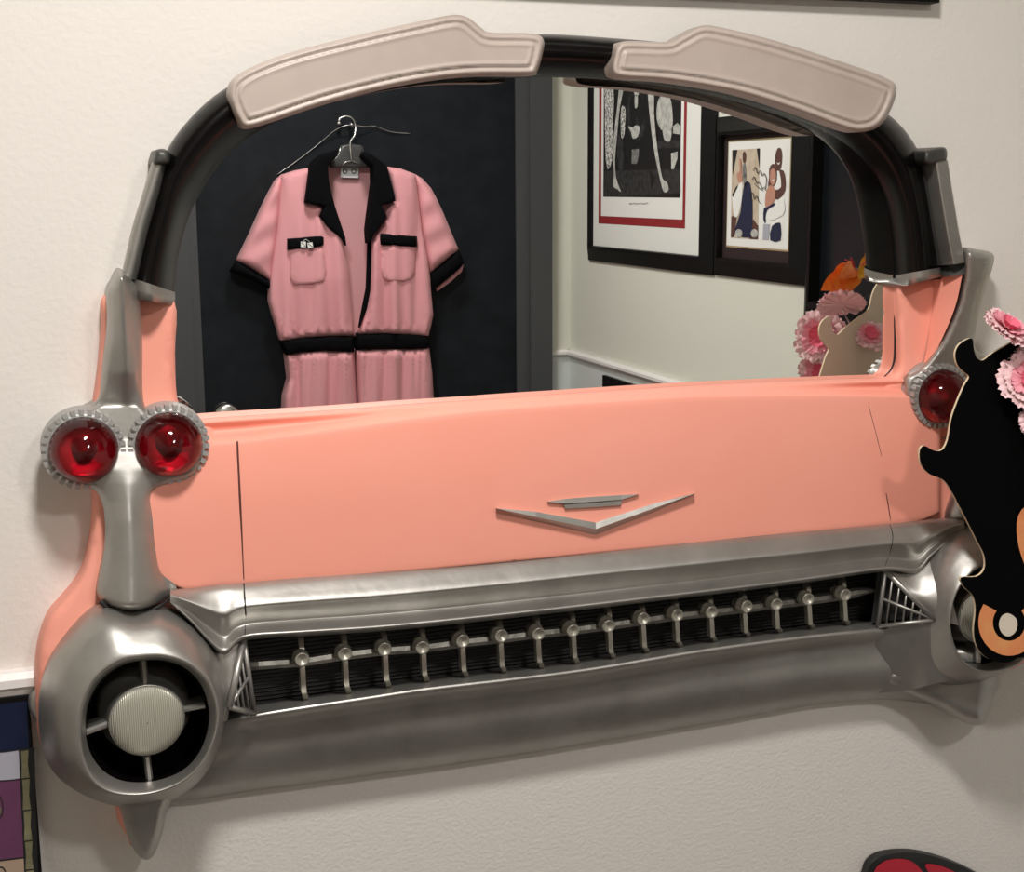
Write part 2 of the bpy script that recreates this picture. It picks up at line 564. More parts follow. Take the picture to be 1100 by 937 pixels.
# mirror glass
mb = MB()
gl = [(165, 332), (168, 300), (178, 255), (195, 210), (225, 165), (260, 125), (300, 100), (400, 72), (500, 62), (600, 60), (700, 66), (800, 85), (870, 108), (930, 145), (965, 190), (975, 240), (985, 300), (985, 425), (800, 432), (500, 450), (230, 470), (175, 470)]
poly(mb, gl, 'mirror', W, HM)
mb.build('mirror_glass', car, fix=False)

# --- black roof arch: outer and inner edges in step
OUT = [(141, 303), (150, 262), (164, 215), (178, 165), (204, 128), (238, 98), (285, 74), (340, 58), (400, 47), (470, 40), (530, 38), (590, 37), (655, 41), (720, 47), (790, 60), (850, 78), (905, 102), (955, 124), (985, 160), (998, 200), (1006, 250), (1012, 300)]
INN = [(186, 330), (188, 303), (193, 268), (205, 228), (226, 190), (256, 156), (296, 131), (345, 114), (400, 100), (470, 89), (530, 85), (590, 83), (655, 86), (715, 93), (775, 104), (825, 118), (872, 135), (910, 156), (937, 184), (952, 217), (959, 257), (962, 303)]
mb = MB()
prof = [(0.0, 0.0), (0.0, 0.028), (0.10, 0.045), (0.27, 0.057), (0.47, 0.058), (0.66, 0.049), (0.83, 0.033), (0.94, 0.018), (1.0, HM + 0.0005)]
rows = []
for s, h in prof:
    rows.append([(o[0] + (i[0] - o[0]) * s, o[1] + (i[1] - o[1]) * s, h) for o, i in zip(OUT, INN)])
loft(mb, rows, 'black_gloss', nu=5, nv=3)
tag(mb.build('roof_arch', car), 'glossy black roof arch')

# --- beige sun visors
def visor(outline, label):
    mb = MB()
    ol = np.array([p[:2] for p in cr(outline, 4, True)])
    A, B = ol, np.roll(ol, -1, 0)

    def H(x, y):
        d = seg_dist(np.array([[x, y]]), A, B)[0]
        h = 0.079
        h -= 0.0026 * math.exp(-((d - 9.0) / 1.9) ** 2)      # pressed line inside the bead
        h += 0.0012 * math.exp(-((d - 12.0) / 2.0) ** 2)
        return h
    relief(mb, outline, H, 0.064, 5, 'beige', step=2.3, back=0.046)
    return tag(mb.build('sun_visor', car), label)


visor([(246, 99), (252, 84), (275, 70), (320, 54), (400, 34), (450, 23), (486, 16), (503, 19), (517, 30), (528, 35), (572, 36), (584, 43), (583, 58), (577, 77), (569, 81), (500, 82), (430, 92), (350, 112), (290, 132), (264, 138), (255, 128), (248, 112)], 'beige visor on the left of the arch')
visor([(657, 76), (659, 60), (663, 49), (673, 44), (716, 45), (730, 39), (752, 28), (772, 29), (830, 43), (900, 65), (948, 82), (963, 94), (957, 118), (944, 136), (925, 142), (904, 138), (850, 118), (790, 100), (720, 88), (667, 84)], 'beige visor on the right of the arch')

# --- silver windscreen posts
mb = MB()
# cross section: inner side back, inner front, outer front, outer back
lf = [(172, 172), (160, 212), (150, 245), (141, 285), (137, 300)]
rows = [[(x + 8 - (y - 172) * 0.0, y, 0.026) for x, y in lf],
        [(x + 8 + (2 if y > 200 else 0), y, 0.045) for x, y in lf],
        [(x + 3, y, 0.056) for x, y in lf],
        [(x - 3, y, 0.056) for x, y in lf],
        [(x - 8, y, 0.046) for x, y in lf],
        [(x - 8, y, 0.0) for x, y in lf]]
loft(mb, rows, 'silver', nu=4, nv=3)
relief(mb, [(166, 166), (168, 161), (176, 160), (182, 164), (183, 172), (180, 177), (168, 178), (164, 174)], lambda x, y: 0.062, 0.05, 5, 'silver_dk', step=3)
tag(mb.build('windscreen_post', car), 'silver post left of the arch')
mb = MB()
lfR = [(1006, 174), (1010, 200), (1014, 225), (1019, 255), (1025, 284)]
rows = [[(x - 22, y + 2, 0.030) for x, y in lfR], [(x - 13, y + 1, 0.050) for x, y in lfR], [(x - 12.5, y + 1, 0.051) for x, y in lfR], [(x - 0.8, y, 0.0685) for x, y in lfR], [(x, y, 0.069) for x, y in lfR],
        [(x + 1, y, 0.0695) for x, y in lfR], [(x + 11.2, y - 2, 0.069) for x, y in lfR], [(x + 12, y - 2, 0.067) for x, y in lfR], [(x + 12, y - 2, 0.0) for x, y in lfR]]
loft(mb, rows, 'silver', nu=4, sharp_v=True, smooth=False)
relief(mb, [(993, 163), (1000, 160), (1012, 158), (1017, 161), (1017, 171), (1012, 174), (998, 177), (992, 173)], lambda x, y: 0.073, 0.062, 4, 'silver_dk', step=3)
tag(mb.build('windscreen_post', car), 'silver post right of the arch')

# --- pink fenders with fin panels
FEN = [(112, 318), (150, 318), (187, 323), (188, 380), (190, 425), (198, 441), (214, 450), (240, 470), (250, 560), (235, 650), (170, 770), (145, 900), (136, 897), (126, 880), (122, 864), (100, 850), (70, 832), (50, 813), (42, 793), (38, 765), (37, 738), (38, 706), (43, 681), (52, 659), (68, 640), (85, 617), (95, 583), (99, 540), (94, 470), (100, 430), (105, 395), (109, 350)]
mb = MB()
relief(mb, FEN, lambda x, y: lerp(y, [318, 430, 520, 700, 900], [0.030, 0.030, 0.038, 0.05, 0.05]), 0.012, 9, 'pink', step=9, back=0.0)
fl = tag(mb.build('fender', car), 'salmon pink fender and fin panel, left')
# right one: own outline towards the glass, as seen
mb = MB()
FENR = [(964, 303), (984, 299), (1010, 294), (1034, 295), (1034, 330), (1036, 385), (1060, 470), (1080, 520), (1090, 580), (1110, 620), (1125, 660), (1115, 700), (1060, 720), (1000, 640), (960, 560), (950, 470), (945, 412), (958, 404), (965, 390), (964, 345)]
relief(mb, FENR, lambda x, y: lerp(y, [290, 400, 520, 620, 700], [0.024, 0.030, 0.036, 0.045, 0.045]), 0.012, 9, 'pink', step=9, back=0.0)
# inner face of the standing fin, painted pink
loft(mb, [[(1003, 296, 0.024), (1001, 330, 0.026), (996, 372, 0.030), (990, 398, 0.034)], [(1034, 294, 0.066), (1026, 330, 0.062), (1010, 368, 0.052), (994, 398, 0.040)]], 'pink', nu=4, nv=3)
tag(mb.build('fender', car), 'salmon pink fender and fin panel, right')

# grey bands where arch meets panels
mb = MB()
def collar(t0, t1, b0, b1, lift=0.003):
    rows = []
    for s_, h in [(0.0, 0.0), (0.0, 0.03)] + [(0.08, 0.045), (0.27, 0.057), (0.47, 0.058), (0.66, 0.049), (0.83, 0.033), (0.94, 0.018), (1.0, HM)]:
        rows.append([(t0[0] + (t1[0] - t0[0]) * s_, t0[1] + (t1[1] - t0[1]) * s_, h + lift), (b0[0] + (b1[0] - b0[0]) * s_, b0[1] + (b1[1] - b0[1]) * s_, h + lift)])
    vs, nr, nc = loft(mb, rows, 'silver', nu=2, nv=3)
    a = [vs[i * nc + nc - 1] for i in range(nr)]
    mb.add(a + [(p[0], -0.004, p[2]) for p in a], [(i, i + 1, nr + i + 1, nr + i) for i in range(nr - 1)], 'silver')
collar((140, 298), (188, 314), (142, 321), (188.5, 328))
tag(mb.build('arch_collar', car), 'grey band under the black arch, left')
mb = MB()
collar((1012, 287), (962, 296), (1012, 297), (963, 310), 0.003)
tag(mb.build('arch_collar', car), 'grey band under the black arch, right')

# --- silver fin, lamp housing and pillar
FIN = [(129, 290), (121, 303), (115, 316), (115, 350), (110, 395), (106, 428), (92, 440), (68, 450), (54, 468), (51, 492), (60, 512), (80, 524), (102, 527), (111, 545), (114, 570), (111, 600), (106, 624), (105, 640), (120, 652), (142, 657), (166, 650), (190, 633), (173, 616), (167, 590), (164, 560), (163, 532), (180, 523), (205, 515), (218, 498), (220, 476), (208, 456), (188, 446), (165, 441), (154, 430), (153, 368), (151, 323), (142, 300)]


def fin_h(x, y):
    H = lerp(y, [290, 300, 330, 400, 436, 470, 520, 560, 620, 657], [0.078, 0.081, 0.078, 0.064, 0.047, 0.052, 0.068, 0.078, 0.088, 0.096])
    cx = lerp(y, [290, 330, 430, 520, 600, 657], [130, 132, 136, 137, 141, 141])
    hw = lerp(y, [290, 330, 430, 520, 570, 657], [14, 18, 22, 27, 26, 34])
    d = math.sqrt(((x - cx) / hw) ** 2 + 0.012)
    if y < 436:
        k = lerp(y, [290, 330, 436], [0.018, 0.022, 0.008])
        H -= k * min(1.4, d)
    elif y > 505:
        H -= lerp(y, [505, 540, 657], [0.0, 0.016, 0.022]) * min(1.3, d) ** 1.4
    return H


mb = MB()
relief(mb, FIN, fin_h, lambda x, y: lerp(y, [300, 440, 500, 560], [0.042, 0.034, 0.040, 0.062]), 8, 'silver', step=2.6, back=0.0)
fin = tag(mb.build('tail_fin', car), 'silver tail fin and pillar, left')

# right fin: mirrored lower part, own blade
mb = MB()
g0 = []
FINR = [(1036, 268), (1050, 268), (1064, 271), (1068, 277), (1065, 292), (1057, 316), (1050, 345), (1047, 372), (1062, 384), (1085, 396), (1110, 416), (1116, 450), (1098, 470), (1070, 480), (1064, 500), (1062, 540), (1062, 566), (1030, 562), (1014, 556), (1024, 520), (1026, 480), (1000, 465), (982, 450), (972, 425), (974, 406), (988, 396), (1000, 382), (1016, 355), (1028, 325), (1034, 296)]


def finr_h(x, y):
    H = lerp(y, [268, 300, 360, 410, 460, 566], [0.082, 0.078, 0.062, 0.048, 0.052, 0.080])
    cx = lerp(y, [268, 300, 350, 400, 460, 566], [1055, 1049, 1036, 1046, 1046, 1040])
    d = abs(x - cx) / 28
    if y > 440: H -= 0.02 * min(1.2, d) ** 1.6
    return H


relief(mb, FINR, finr_h, 0.036, 7, 'silver', step=4.5, back=0.0)
# sloped shoulder between post foot and blade
loft(mb, [[(1004, 291, 0.03), (1012, 284, 0.04), (1024, 280, 0.045), (1038, 268, 0.052)], [(1012, 296, 0.045), (1022, 291, 0.055), (1034, 287, 0.062), (1050, 276, 0.072)], [(1012, 297, 0.05), (1030, 296, 0.064), (1042, 292, 0.074), (1060, 282, 0.082)]], 'silver_dk', nu=4, nv=3)
tag(mb.build('tail_fin', car), 'silver tail fin right of the arch')

# --- tail lamps
def tail_lamp(px, py, h, label, mx=False):
    c = Vector(W(px, py, h))
    if mx: c.x = 2 * XC - c.x
    mb = MB()
    b = (c.x, -0.030, c.z)
    lathe(mb, b, [(0.0385, 0.0), (0.0385, 0.010), (0.0365, 0.018), (0.0345, 0.024), (0.032, 0.027), (0.029, 0.024)], 'bezel', 48)
    for k in range(30):
        an = 2 * PI * k / 30
        rot = Matrix.Rotation(-an, 3, 'Y')
        cc = Vector(b) + rot @ Vector((0, 0, 0.0356)) + Vector((0, -0.020, 0))
        mb.box(cc, (0.0042, 0.014, 0.0048), 'bezel', rot)
    o = tag(mb.build('lamp_bezel', car), label + ' bezel'); 
    mb = MB()
    R_ = 0.0320
    pr = [(R_ * 0.98, 0.0)]
    for k in range(1, 13):
        a = k / 12 * PI / 2
        pr.append((R_ * math.cos(a) if k < 12 else 0.0005, 0.006 + 0.034 * math.sin(a) + (0.0015 * max(0, 1 - (12 - k) / 2.5))))
    lathe(mb, (c.x, -0.048, c.z), pr, 'lens', 48)
    q = tag(mb.build('lamp_lens', car), 'red glass lens, ' + label)
    mb = MB()
    lathe(mb, (c.x, -0.0495, c.z), [(0.029, 0.004), (0.027, 0.002), (0.018, 0.0), (0.010, 0.002), (0.006, 0.010), (0.004, 0.016), (0.0003, 0.018)], 'bezel', 32)
    mb.build('lamp_reflector', q)
    return o


tail_lamp(91, 488, 0.078, 'outer left tail lamp')
tail_lamp(184, 482, 0.078, 'inner left tail lamp')
tail_lamp(187, 484, 0.078, 'inner right tail lamp', True)
tail_lamp(91, 488, 0.078, 'outer right tail lamp', True)

# --- hood
XT = [150, 200, 232, 262, 300, 360, 430, 500, 580, 660, 740, 820, 880, 925, 957, 985, 1010]
YT = [456, 452, 449.5, 447.5, 445, 441, 435.5, 431, 425.5, 420, 415, 411, 408.5, 407, 406, 404.5, 404]
YB = [600, 632, 628.5, 626, 622.5, 617.5, 611.5, 605, 597.5, 589.5, 582, 574.5, 569.5, 565.5, 562.5, 559, 548]
dip = lambda x: lerp(x, [150, 262, 330, 420, 500, 780, 860, 930, 1010], [1, 1, 0.75, 0.28, 0.0, 0.0, 0.3, 0.9, 1])
rows = [[] for _ in range(9)]
for x, yt, yb in zip(XT, YT, YB):
    q = dip(x)
    d = lerp(x, [150, 262, 420, 520, 760, 900, 1010], [21, 20, 11, 6, 6, 11, 16])
    ht = lerp(x, [150, 550, 1010], [0.046, 0.056, 0.046])
    rows[0].append((x, yt - 0.5, HM + 0.0005))
    rows[1].append((x, yt + 1.0, 0.022))
    rows[2].append((x, yt + 3.5, 0.033))
    rows[3].append((x, yt + 5 + 0.45 * d, 0.036 - 0.008 * q + 0.006 * (1 - q)))
    rows[4].append((x, yt + 6 + d, ht - 0.002))
    rows[5].append((x, yt + 12 + d, ht + 0.003))
    rows[6].append((x, yt + 0.5 * (yb - yt), ht + 0.010))
    rows[7].append((x, yb - 6, ht + 0.012))
    rows[8].append((x, yb + 3, ht + 0.009))
mb = MB()
vs, nr, nc = loft(mb, rows, 'pink', nu=5, nv=5)
# closing sides
for j in (0, nc - 1):
    a = [vs[i * nc + j] for i in range(nr)]
    mb.add(a + [(p[0], -0.001, p[2]) for p in a], [(i, i + 1, nr + i + 1, nr + i) for i in range(nr - 1)], 'pink')
a = [vs[(nr - 1) * nc + j] for j in range(nc)]
mb.add(a + [(p[0], -0.001, p[2]) for p in a], [(i, i + 1, nc + i + 1, nc + i) for i in range(nc - 1)], 'pink')
tag(mb.build('hood', car), 'salmon pink hood')


def hood_h(x, y):
    yt = lerp(x, XT, YT); yb = lerp(x, XT, YB)
    ht = lerp(x, [150, 550, 1010], [0.046, 0.056, 0.046])
    d = lerp(x, [150, 262, 420, 520, 760, 900, 1010], [21, 20, 11, 6, 6, 11, 16])
    return lerp(y, [yt + 12 + d, yt + 0.5 * (yb - yt), yb - 6, yb + 3], [ht + 0.003, ht + 0.010, ht + 0.012, ht + 0.009])


def groove(pts, w, name, m='seam', label=None, hf=hood_h, lift=0.0006):
    mb = MB()
    c = cr(pts, 6)
    tube(mb, [W(p[0], p[1], hf(p[0], p[1]) + lift) for p in c], [w * (0.5 + 0.5 * math.sin(PI * min(1, 0.15 + i / len(c)))) for i in range(len(c))], m, 6)
    return mb.build(name, car)


groove([(255, 474), (256, 500), (258, 540), (260, 580), (262, 624)], 0.0011, 'hood_seam')
groove([(933, 436), (940, 462), (947, 490)], 0.0004, 'hood_seam')
groove([(952, 530), (955, 548), (957, 561)], 0.0006, 'hood_seam')
groove([(x, y + 1.5) for x, y in zip(XT[1:-1], YB[1:-1])], 0.0009, 'hood_seam')

groove([(961, 300), (961.5, 340), (961.5, 380), (958, 396), (950, 405)], 0.0010, 'mirror_edge_line', 'black', hf=lambda x, y: HM + 0.0006, lift=0.0)
groove([(108, 646), (118, 655), (130, 659.5), (143, 660.5), (158, 657.5), (172, 651), (184, 642)], 0.0032, 'pillar_joint', 'black', hf=lambda x, y: 0.070, lift=0.0)
# emblem: V and crest
def ridge_badge(top, mid, bot, up, name, label):
    mb = MB()
    rows = [[(x, y, hood_h(x, y) + 0.0) for x, y in top], [(x, y, hood_h(x, y) + up * 0.75) for x, y in top], [(x, y, hood_h(x, y) + up) for x, y in mid], [(x, y, hood_h(x, y) - 0.001) for x, y in bot]]
    n = len(top)
    vs = [W(*p) for r in rows for p in r]
    mb.add(vs, grid_faces(4, n), 'silver', False)
    return tag(mb.build(name, car), label)


ridge_badge([(533, 546), (576, 550), (640, 561.5), (703, 541), (746, 530)], [(534, 546.5), (576, 555.5), (640, 568.5), (703, 546), (746, 530.5)], [(535, 547), (576, 561), (640, 575.5), (703, 551), (746, 531)], 0.010, 'chevron_emblem', 'silver wide V on the hood')
ridge_badge([(588, 539), (608, 536), (640, 533.5), (667, 532), (686, 531)], [(590, 539.5), (607, 541), (640, 539), (667, 537), (685, 531.5)], [(590, 540), (607, 542.5), (640, 541), (668, 538.5), (684, 532)], 0.005, 'crest_emblem', 'silver crest above the V')
mb = MB()
mb2 = [(606, 542), (640, 540), (668, 537.5)], [(607, 546.5), (640, 544.5), (667, 542.5)], [(609, 548.5), (640, 547), (666, 545)]
rows = [[(x, y, hood_h(x, y)) for x, y in mb2[0]], [(x, y, hood_h(x, y) + 0.0035) for x, y in mb2[0]], [(x, y, hood_h(x, y) + 0.004) for x, y in mb2[1]], [(x, y, hood_h(x, y) - 0.001) for x, y in mb2[2]]]
mb.add([W(*p) for r in rows for p in r], grid_faces(4, 3), 'silver', False)
mb.build('crest_emblem_base', car)

# --- upper bumper bar
UX = [183, 205, 225, 242, 262, 320, 400, 480, 560, 640, 720, 800, 880, 951, 983, 1000, 1020, 1036]
UT = [633, 632, 629.5, 628, 626.5, 621, 614.5, 607.5, 600, 592, 584.5, 577, 570, 563.5, 560, 558, 556.5, 556]
UB = [648, 668, 690, 702, 686, 681, 676, 668.5, 660, 651, 641.5, 632, 621.5, 612, 615, 598, 581, 570]
UPR = [(0, .062, .062), (.08, .068, .070), (.24, .076, .076), (.40, .083, .080), (.47, .082, .080), (.60, .072, .079), (.73, .067, .078), (.81, .072, .077), (.96, .090, .075), (1.03, .080, .065), (1.05, .045, .045)]
rows = [[] for _ in range(11)]
for x, t, b in zip(UX, UT, UB):
    L = b - t
    e = lerp(x, [183, 215, 300, 930, 1005, 1036], [0.0, 0.55, 1, 1, 0.55, 0.0])     # softens the hollow at the ends
    hb = 0.075
    for k, (q_, h0, h1) in enumerate(UPR):
        rows[k].append((x, t + q_ * L, h1 + (h0 - h1) * e))
mb = MB()
vs, nr, nc = loft(mb, rows, 'silver', nu=5, nv=5)
for i0 in (nr - 1,):
    a = [vs[i0 * nc + j] for j in range(nc)]
    mb.add(a + [(p[0], -0.018, p[2]) for p in a], [(i, i + 1, nc + i + 1, nc + i) for i in range(nc - 1)], 'silver_dk')
tag(mb.build('upper_bumper', car), 'silver upper bumper bar')
bar_h = lambda x, y: lerp((y - lerp(x, UX, UT)) / (lerp(x, UX, UB) - lerp(x, UX, UT)), [0, .08, .24, .41, .47, .60, .73, .81, .96], [0.062, 0.068, 0.076, 0.083, 0.082, 0.072, 0.067, 0.072, 0.090])
groove([(262, 627), (263, 645), (264, 662), (263, 682)], 0.0009, 'bumper_seam', 'black', hf=bar_h, lift=0.0002)
groove([(956, 564), (959, 576), (957, 590), (951, 608)], 0.0006, 'bumper_seam', 'black', hf=bar_h, lift=0.0002)

# --- grille
mb = MB()
gx = [240, 262, 400, 560, 720, 880, 960, 975]
gt = [690, 676, 664, 648, 630, 610, 600, 600]
gb = [775, 768, 748, 728, 703, 681, 676, 676]
loft(mb, [[(x, a, 0.020) for x, a in zip(gx, gt)], [(x, b, 0.020) for x, b in zip(gx, gb)]], 'gridback', nu=3, nv=2)
tag(mb.build('grille_backing', car), 'black ribbed backing')

studs = [(324, 710), (370, 703), (413, 698), (454, 695), (496, 689.5), (537, 685), (577, 680), (615, 676), (654, 671), (690, 666), (726, 661), (763, 657), (799, 653), (833, 648.5), (868, 644.5), (906, 639)]
mb = MB()
bl = [(268, 715), (296, 713)] + [(x, y + 1) for x, y in studs] + [(925, 636), (942, 634)]
c = cr(bl, 3)
pts = [W(p[0], p[1], 0.052 if 275 < p[0] < 935 else 0.050) for p in c]
for k in range(1):
    vs = []
    for i, p in enumerate(pts):
        hz = 0.0042 if i < len(pts) - 4 else 0.0042 * (len(pts) - i) / 5
        x, y, z = p
        for dy, dz in ((0.006, hz), (-0.003, hz), (-0.005, 0), (-0.003, -hz), (0.006, -hz)):
            vs.append((x, y + dy, z + dz))
    mb.add(vs, grid_faces(len(pts), 5, True) + [(0, 1, 2, 3, 4)], 'bar', False)
gbar = tag(mb.build('grille_bar', car), 'long silver bar across the grille')
LX = [268, 275, 320, 400, 460, 560, 640, 735, 800, 868, 945, 960]
LY = [770, 769, 761, 749, 740, 728.5, 718, 702, 692.5, 684, 676, 674]
for x, y in studs:
    yt = lerp(x, UX, UB); yb = lerp(x, LX, LY) - 4
    mb = MB()
    path = [(x - 2.5, yt - 3, 0.030), (x - 1, yt + 4, 0.042), (x, y - 12, 0.050), (x, y, 0.051), (x + 1, y + 12, 0.054), (x + 2, (y + yb) / 2 + 8, 0.054), (x + 4, yb - 9, 0.050), (x + 5, yb - 2, 0.038)]
    c = cr(path, 4)
    vs = []
    for i, p in enumerate(c):
        q = W(*p)
        for dx, dy in ((-0.0028, 0.006), (-0.0026, -0.002), (0.0026, -0.002), (0.0028, 0.006)):
            vs.append((q[0] + dx, q[1] + dy, q[2]))
    mb.add(vs, grid_faces(len(c), 4, True) + [(0, 1, 2, 3)], 'stud', False)
    o = mb.build('grille_tooth', car)
    mb = MB()
    sc = W(x + rnd.uniform(-.6, .6), y, 0.068)
    ax = (rnd.uniform(-0.07, 0.07), -1, rnd.uniform(-0.05, 0.12))
    lathe(mb, (sc[0], -0.050, sc[2]), [(0.0066, 0.0), (0.0066, 0.008), (0.0088, 0.010), (0.0088, 0.0135), (0.0072, 0.015), (0.0075, 0.0205), (0.0066, 0.0225), (0.005, 0.0212), (0.0005, 0.0198)], 'stud', 22, ax)
    mb.build('stud', o)

# --- lower bumper
BX = [160, 205, 240, 272, 320, 400, 460, 560, 640, 735, 800, 868, 920, 960, 1000]
BL = [806, 790, 776, 769, 761, 749, 740, 728.5, 718, 702, 692.5, 684, 678.5, 675, 668]
BB = [862, 860, 855, 850, 844, 833, 825.5, 811, 798, 782, 771, 758.5, 753, 752, 757]
rows = [[] for _ in range(9)]
for x, t, b in zip(BX, BL, BB):
    L = b - t
    q = lerp(x, [160, 262, 275, 950, 965, 1000], [0.75, 0.8, 1, 1, 0.8, 0.75])
    rows[0].append((x + 2, t - 12, 0.022))
    rows[1].append((x, t - 3, 0.068 * q))
    rows[2].append((x, t, 0.076 * q))
    rows[3].append((x, t + 0.06 * L, 0.074 * q))
    rows[4].append((x, t + 0.18 * L, 0.057))
    rows[5].append((x, t + 0.36 * L, 0.053))
    rows[6].append((x, t + 0.60 * L, 0.0505))
    rows[7].append((x, t + 0.84 * L, 0.037))
    rows[8].append((x, t + 1.0 * L, 0.016))
    if x < 225:                                  # tucked in behind the rounded bumper end
        for r_ in rows: r_[-1] = (r_[-1][0], r_[-1][1], min(r_[-1][2], 0.042))
mb = MB()
vs, nr, nc = loft(mb, rows, 'silver', nu=5, nv=5)
a = [vs[(nr - 1) * nc + j] for j in range(nc)]
mb.add(a + [(p[0], -0.001, p[2] + 0.004) for p in a], [(i, i + 1, nc + i + 1, nc + i) for i in range(nc - 1)], 'silver')
tag(mb.build('lower_bumper', car), 'silver lower bumper')

# --- bumper bullets with lamp wells
def mid(a, b, t): return [(p[0] + (q[0] - p[0]) * t, p[1] + (q[1] - p[1]) * t) for p, q in zip(a, b)]


OUTB = [(145, 652), (177, 651), (208, 669), (233, 701), (243, 738), (242, 775), (233, 810), (212, 842), (172, 865), (125, 866), (82, 850), (53, 823), (42, 782), (44, 733), (60, 694), (103, 649)]
RIM = [(152, 706), (178, 706), (203, 714), (224, 733), (234, 762), (231, 790), (217, 820), (194, 841), (160, 853), (126, 853), (103, 842), (90, 818), (86, 788), (89, 757), (103, 729), (126, 712)]
FLOOR = [(155, 712), (174, 712), (194, 719), (210, 736), (218, 760), (217, 786), (208, 808), (190, 824), (162, 832), (134, 830), (114, 818), (100, 800), (95, 778), (99, 754), (111, 733), (132, 717)]
rg = [([p for p in OUTB], 0.0), (OUTB, 0.045), (mid(OUTB, RIM, 0.10), 0.072), (mid(OUTB, RIM, 0.35), 0.099), (mid(OUTB, RIM, 0.68), 0.115), (mid(OUTB, RIM, 0.93), 0.124), (mid(RIM, FLOOR, 0.12), 0.123), (mid(RIM, FLOOR, 0.40), 0.114), (mid(RIM, FLOOR, 0.62), 0.106)]
mb = MB()
loft(mb, [[(x, y, h) for x, y in r_] for r_, h in rg], 'silver', nu=5, nv=4, closed=True)
bul = tag(mb.build('bumper_bullet', car), 'rounded silver bumper end, left')
mb = MB()
rg2 = [(mid(RIM, FLOOR, 0.62), 0.106), (mid(RIM, FLOOR, 0.85), 0.094), (FLOOR, 0.056), ([(160 + (x - 160) * 0.05, 770 + (y - 770) * 0.05) for x, y in FLOOR], 0.050)]
loft(mb, [[(x, y, h) for x, y in r_] for r_, h in rg2], 'black_gloss', nu=5, nv=4, closed=True, sharp_v=True)
well = mb.build('lamp_well', car)
# lamp: cup, ribbed glass, four spokes
lc = Vector(W(158, 775, 0.104))
mb = MB()
lathe(mb, (lc.x, -0.056, lc.z), [(0.044, 0.0), (0.0435, 0.018), (0.0415, 0.023), (0.0385, 0.028), (0.036, 0.038), (0.0355, 0.045), (0.0345, 0.047), (0.033, 0.044)], 'silver', 44)
cup = mb.build('lamp_cup', car)
mb = MB()
lathe(mb, (lc.x, -0.10, lc.z), [(0.0345, -0.002), (0.0345, 0.002), (0.0325, 0.0055), (0.024, 0.008), (0.012, 0.009), (0.0005, 0.0092)], 'lampglass', 44)
lamp = tag(mb.build('lamp_glass', car), 'pale ribbed fog lamp glass, left')
spokes = []
for a, b in (((154, 706, 0.098), (156, 738, 0.092)), ((90, 788, 0.098), (119, 777, 0.092)), ((194, 763, 0.092), (220, 758, 0.098)), ((158, 812, 0.092), (161, 840, 0.098))):
    mb = MB()
    p, q = Vector(W(*a)), Vector(W(*b))
    d = (q - p).normalized(); s = d.cross(Vector((0, -1, 0))).normalized() * 0.0032
    vs = []
    for c_ in (p, q):
        for sg, dy in ((1, 0.02), (1, 0), (0.45, -0.003), (-0.45, -0.003), (-1, 0), (-1, 0.02)):
            vs.append(tuple(c_ + s * sg + Vector((0, dy, 0))))
    mb.add(vs, [(i, (i + 1) % 6, 6 + (i + 1) % 6, 6 + i) for i in range(6)] + [tuple(range(6)), tuple(range(6, 12))], 'silver', False)
    spokes.append(mb.build('lamp_spoke', car))
for o, l in ((bul, 'rounded silver bumper end, right'), (well, None), (cup, None), (lamp, 'ribbed fog lamp glass, right, behind the black board')):
    mirrored(o, l)
for o in spokes: mirrored(o)

mb = MB()
relief(mb, [(46, 738), (36, 742), (31, 750), (31, 761), (36, 771), (46, 782)], lambda x, y: 0.03, 0.02, 6, 'silver', step=5)
mb.build('side_trim', car)
# --- spears under the bumper ends
mb = MB()
SP = [(122, 845), (130, 872), (136, 895), (146, 916), (157, 924), (166, 917), (174, 896), (179, 872), (184, 846)]
relief(mb, SP, lambda x, y: lerp(y, [846, 890, 923], [0.100, 0.086, 0.066]), 0.045, 11, 'silver', step=5, back=0.0)
sp = tag(mb.build('bumper_spear', car), 'silver spear under the left bumper end')
mb = MB()
SPR = [(950, 728), (975, 745), (1000, 756), (1020, 768), (1038, 777), (1053, 779), (1061, 771), (1067, 750), (1074, 728), (1045, 690), (985, 700)]
relief(mb, SPR, lambda x, y: lerp(x, [970, 1010, 1050, 1072], [0.052, 0.068, 0.094, 0.098]), 0.035, 12, 'silver', step=6, back=0.0)
tag(mb.build('bumper_spear', car), 'silver spear under the right bumper end')
# pink edge behind the left spear is part of the fender

# --- triangular side grilles
def tri_grille(A, B, C, mA, label, n=7):
    """A top, B outer point, C bottom near the grille, each (px,py,h)"""
    mb = MB()
    A3, B3, C3 = (Vector(W(*p)) for p in (A, B, C))
    tube(mb, [A3, B3], 0.0036, 'silver', 8); tube(mb, [C3, B3], 0.0026, 'silver', 8); tube(mb, [A3, C3], 0.0028, 'silver', 8)
    mD = A3.lerp(C3, 0.5)
    tube(mb, [mD, B3], 0.0020, 'silver', 6)
    for k in range(1, n):
        t = k / n
        tube(mb, [A3.lerp(B3, t), C3.lerp(B3, t)], 0.0013, 'silver', 6)
    off = Vector((0, 0.014, 0))
    mb.add([A3 + off, B3 + off, C3 + off], [(0, 1, 2)], 'black', False)
    return tag(mb.build('side_grille', car), label)


tri_grille((951, 613, 0.072), (1005, 666, 0.105), (943, 673, 0.068), None, 'small triangular grille, right')
tri_grille((262, 688, 0.076), (246, 760, 0.104), (273, 766, 0.074), None, 'small triangular grille, left', 5)
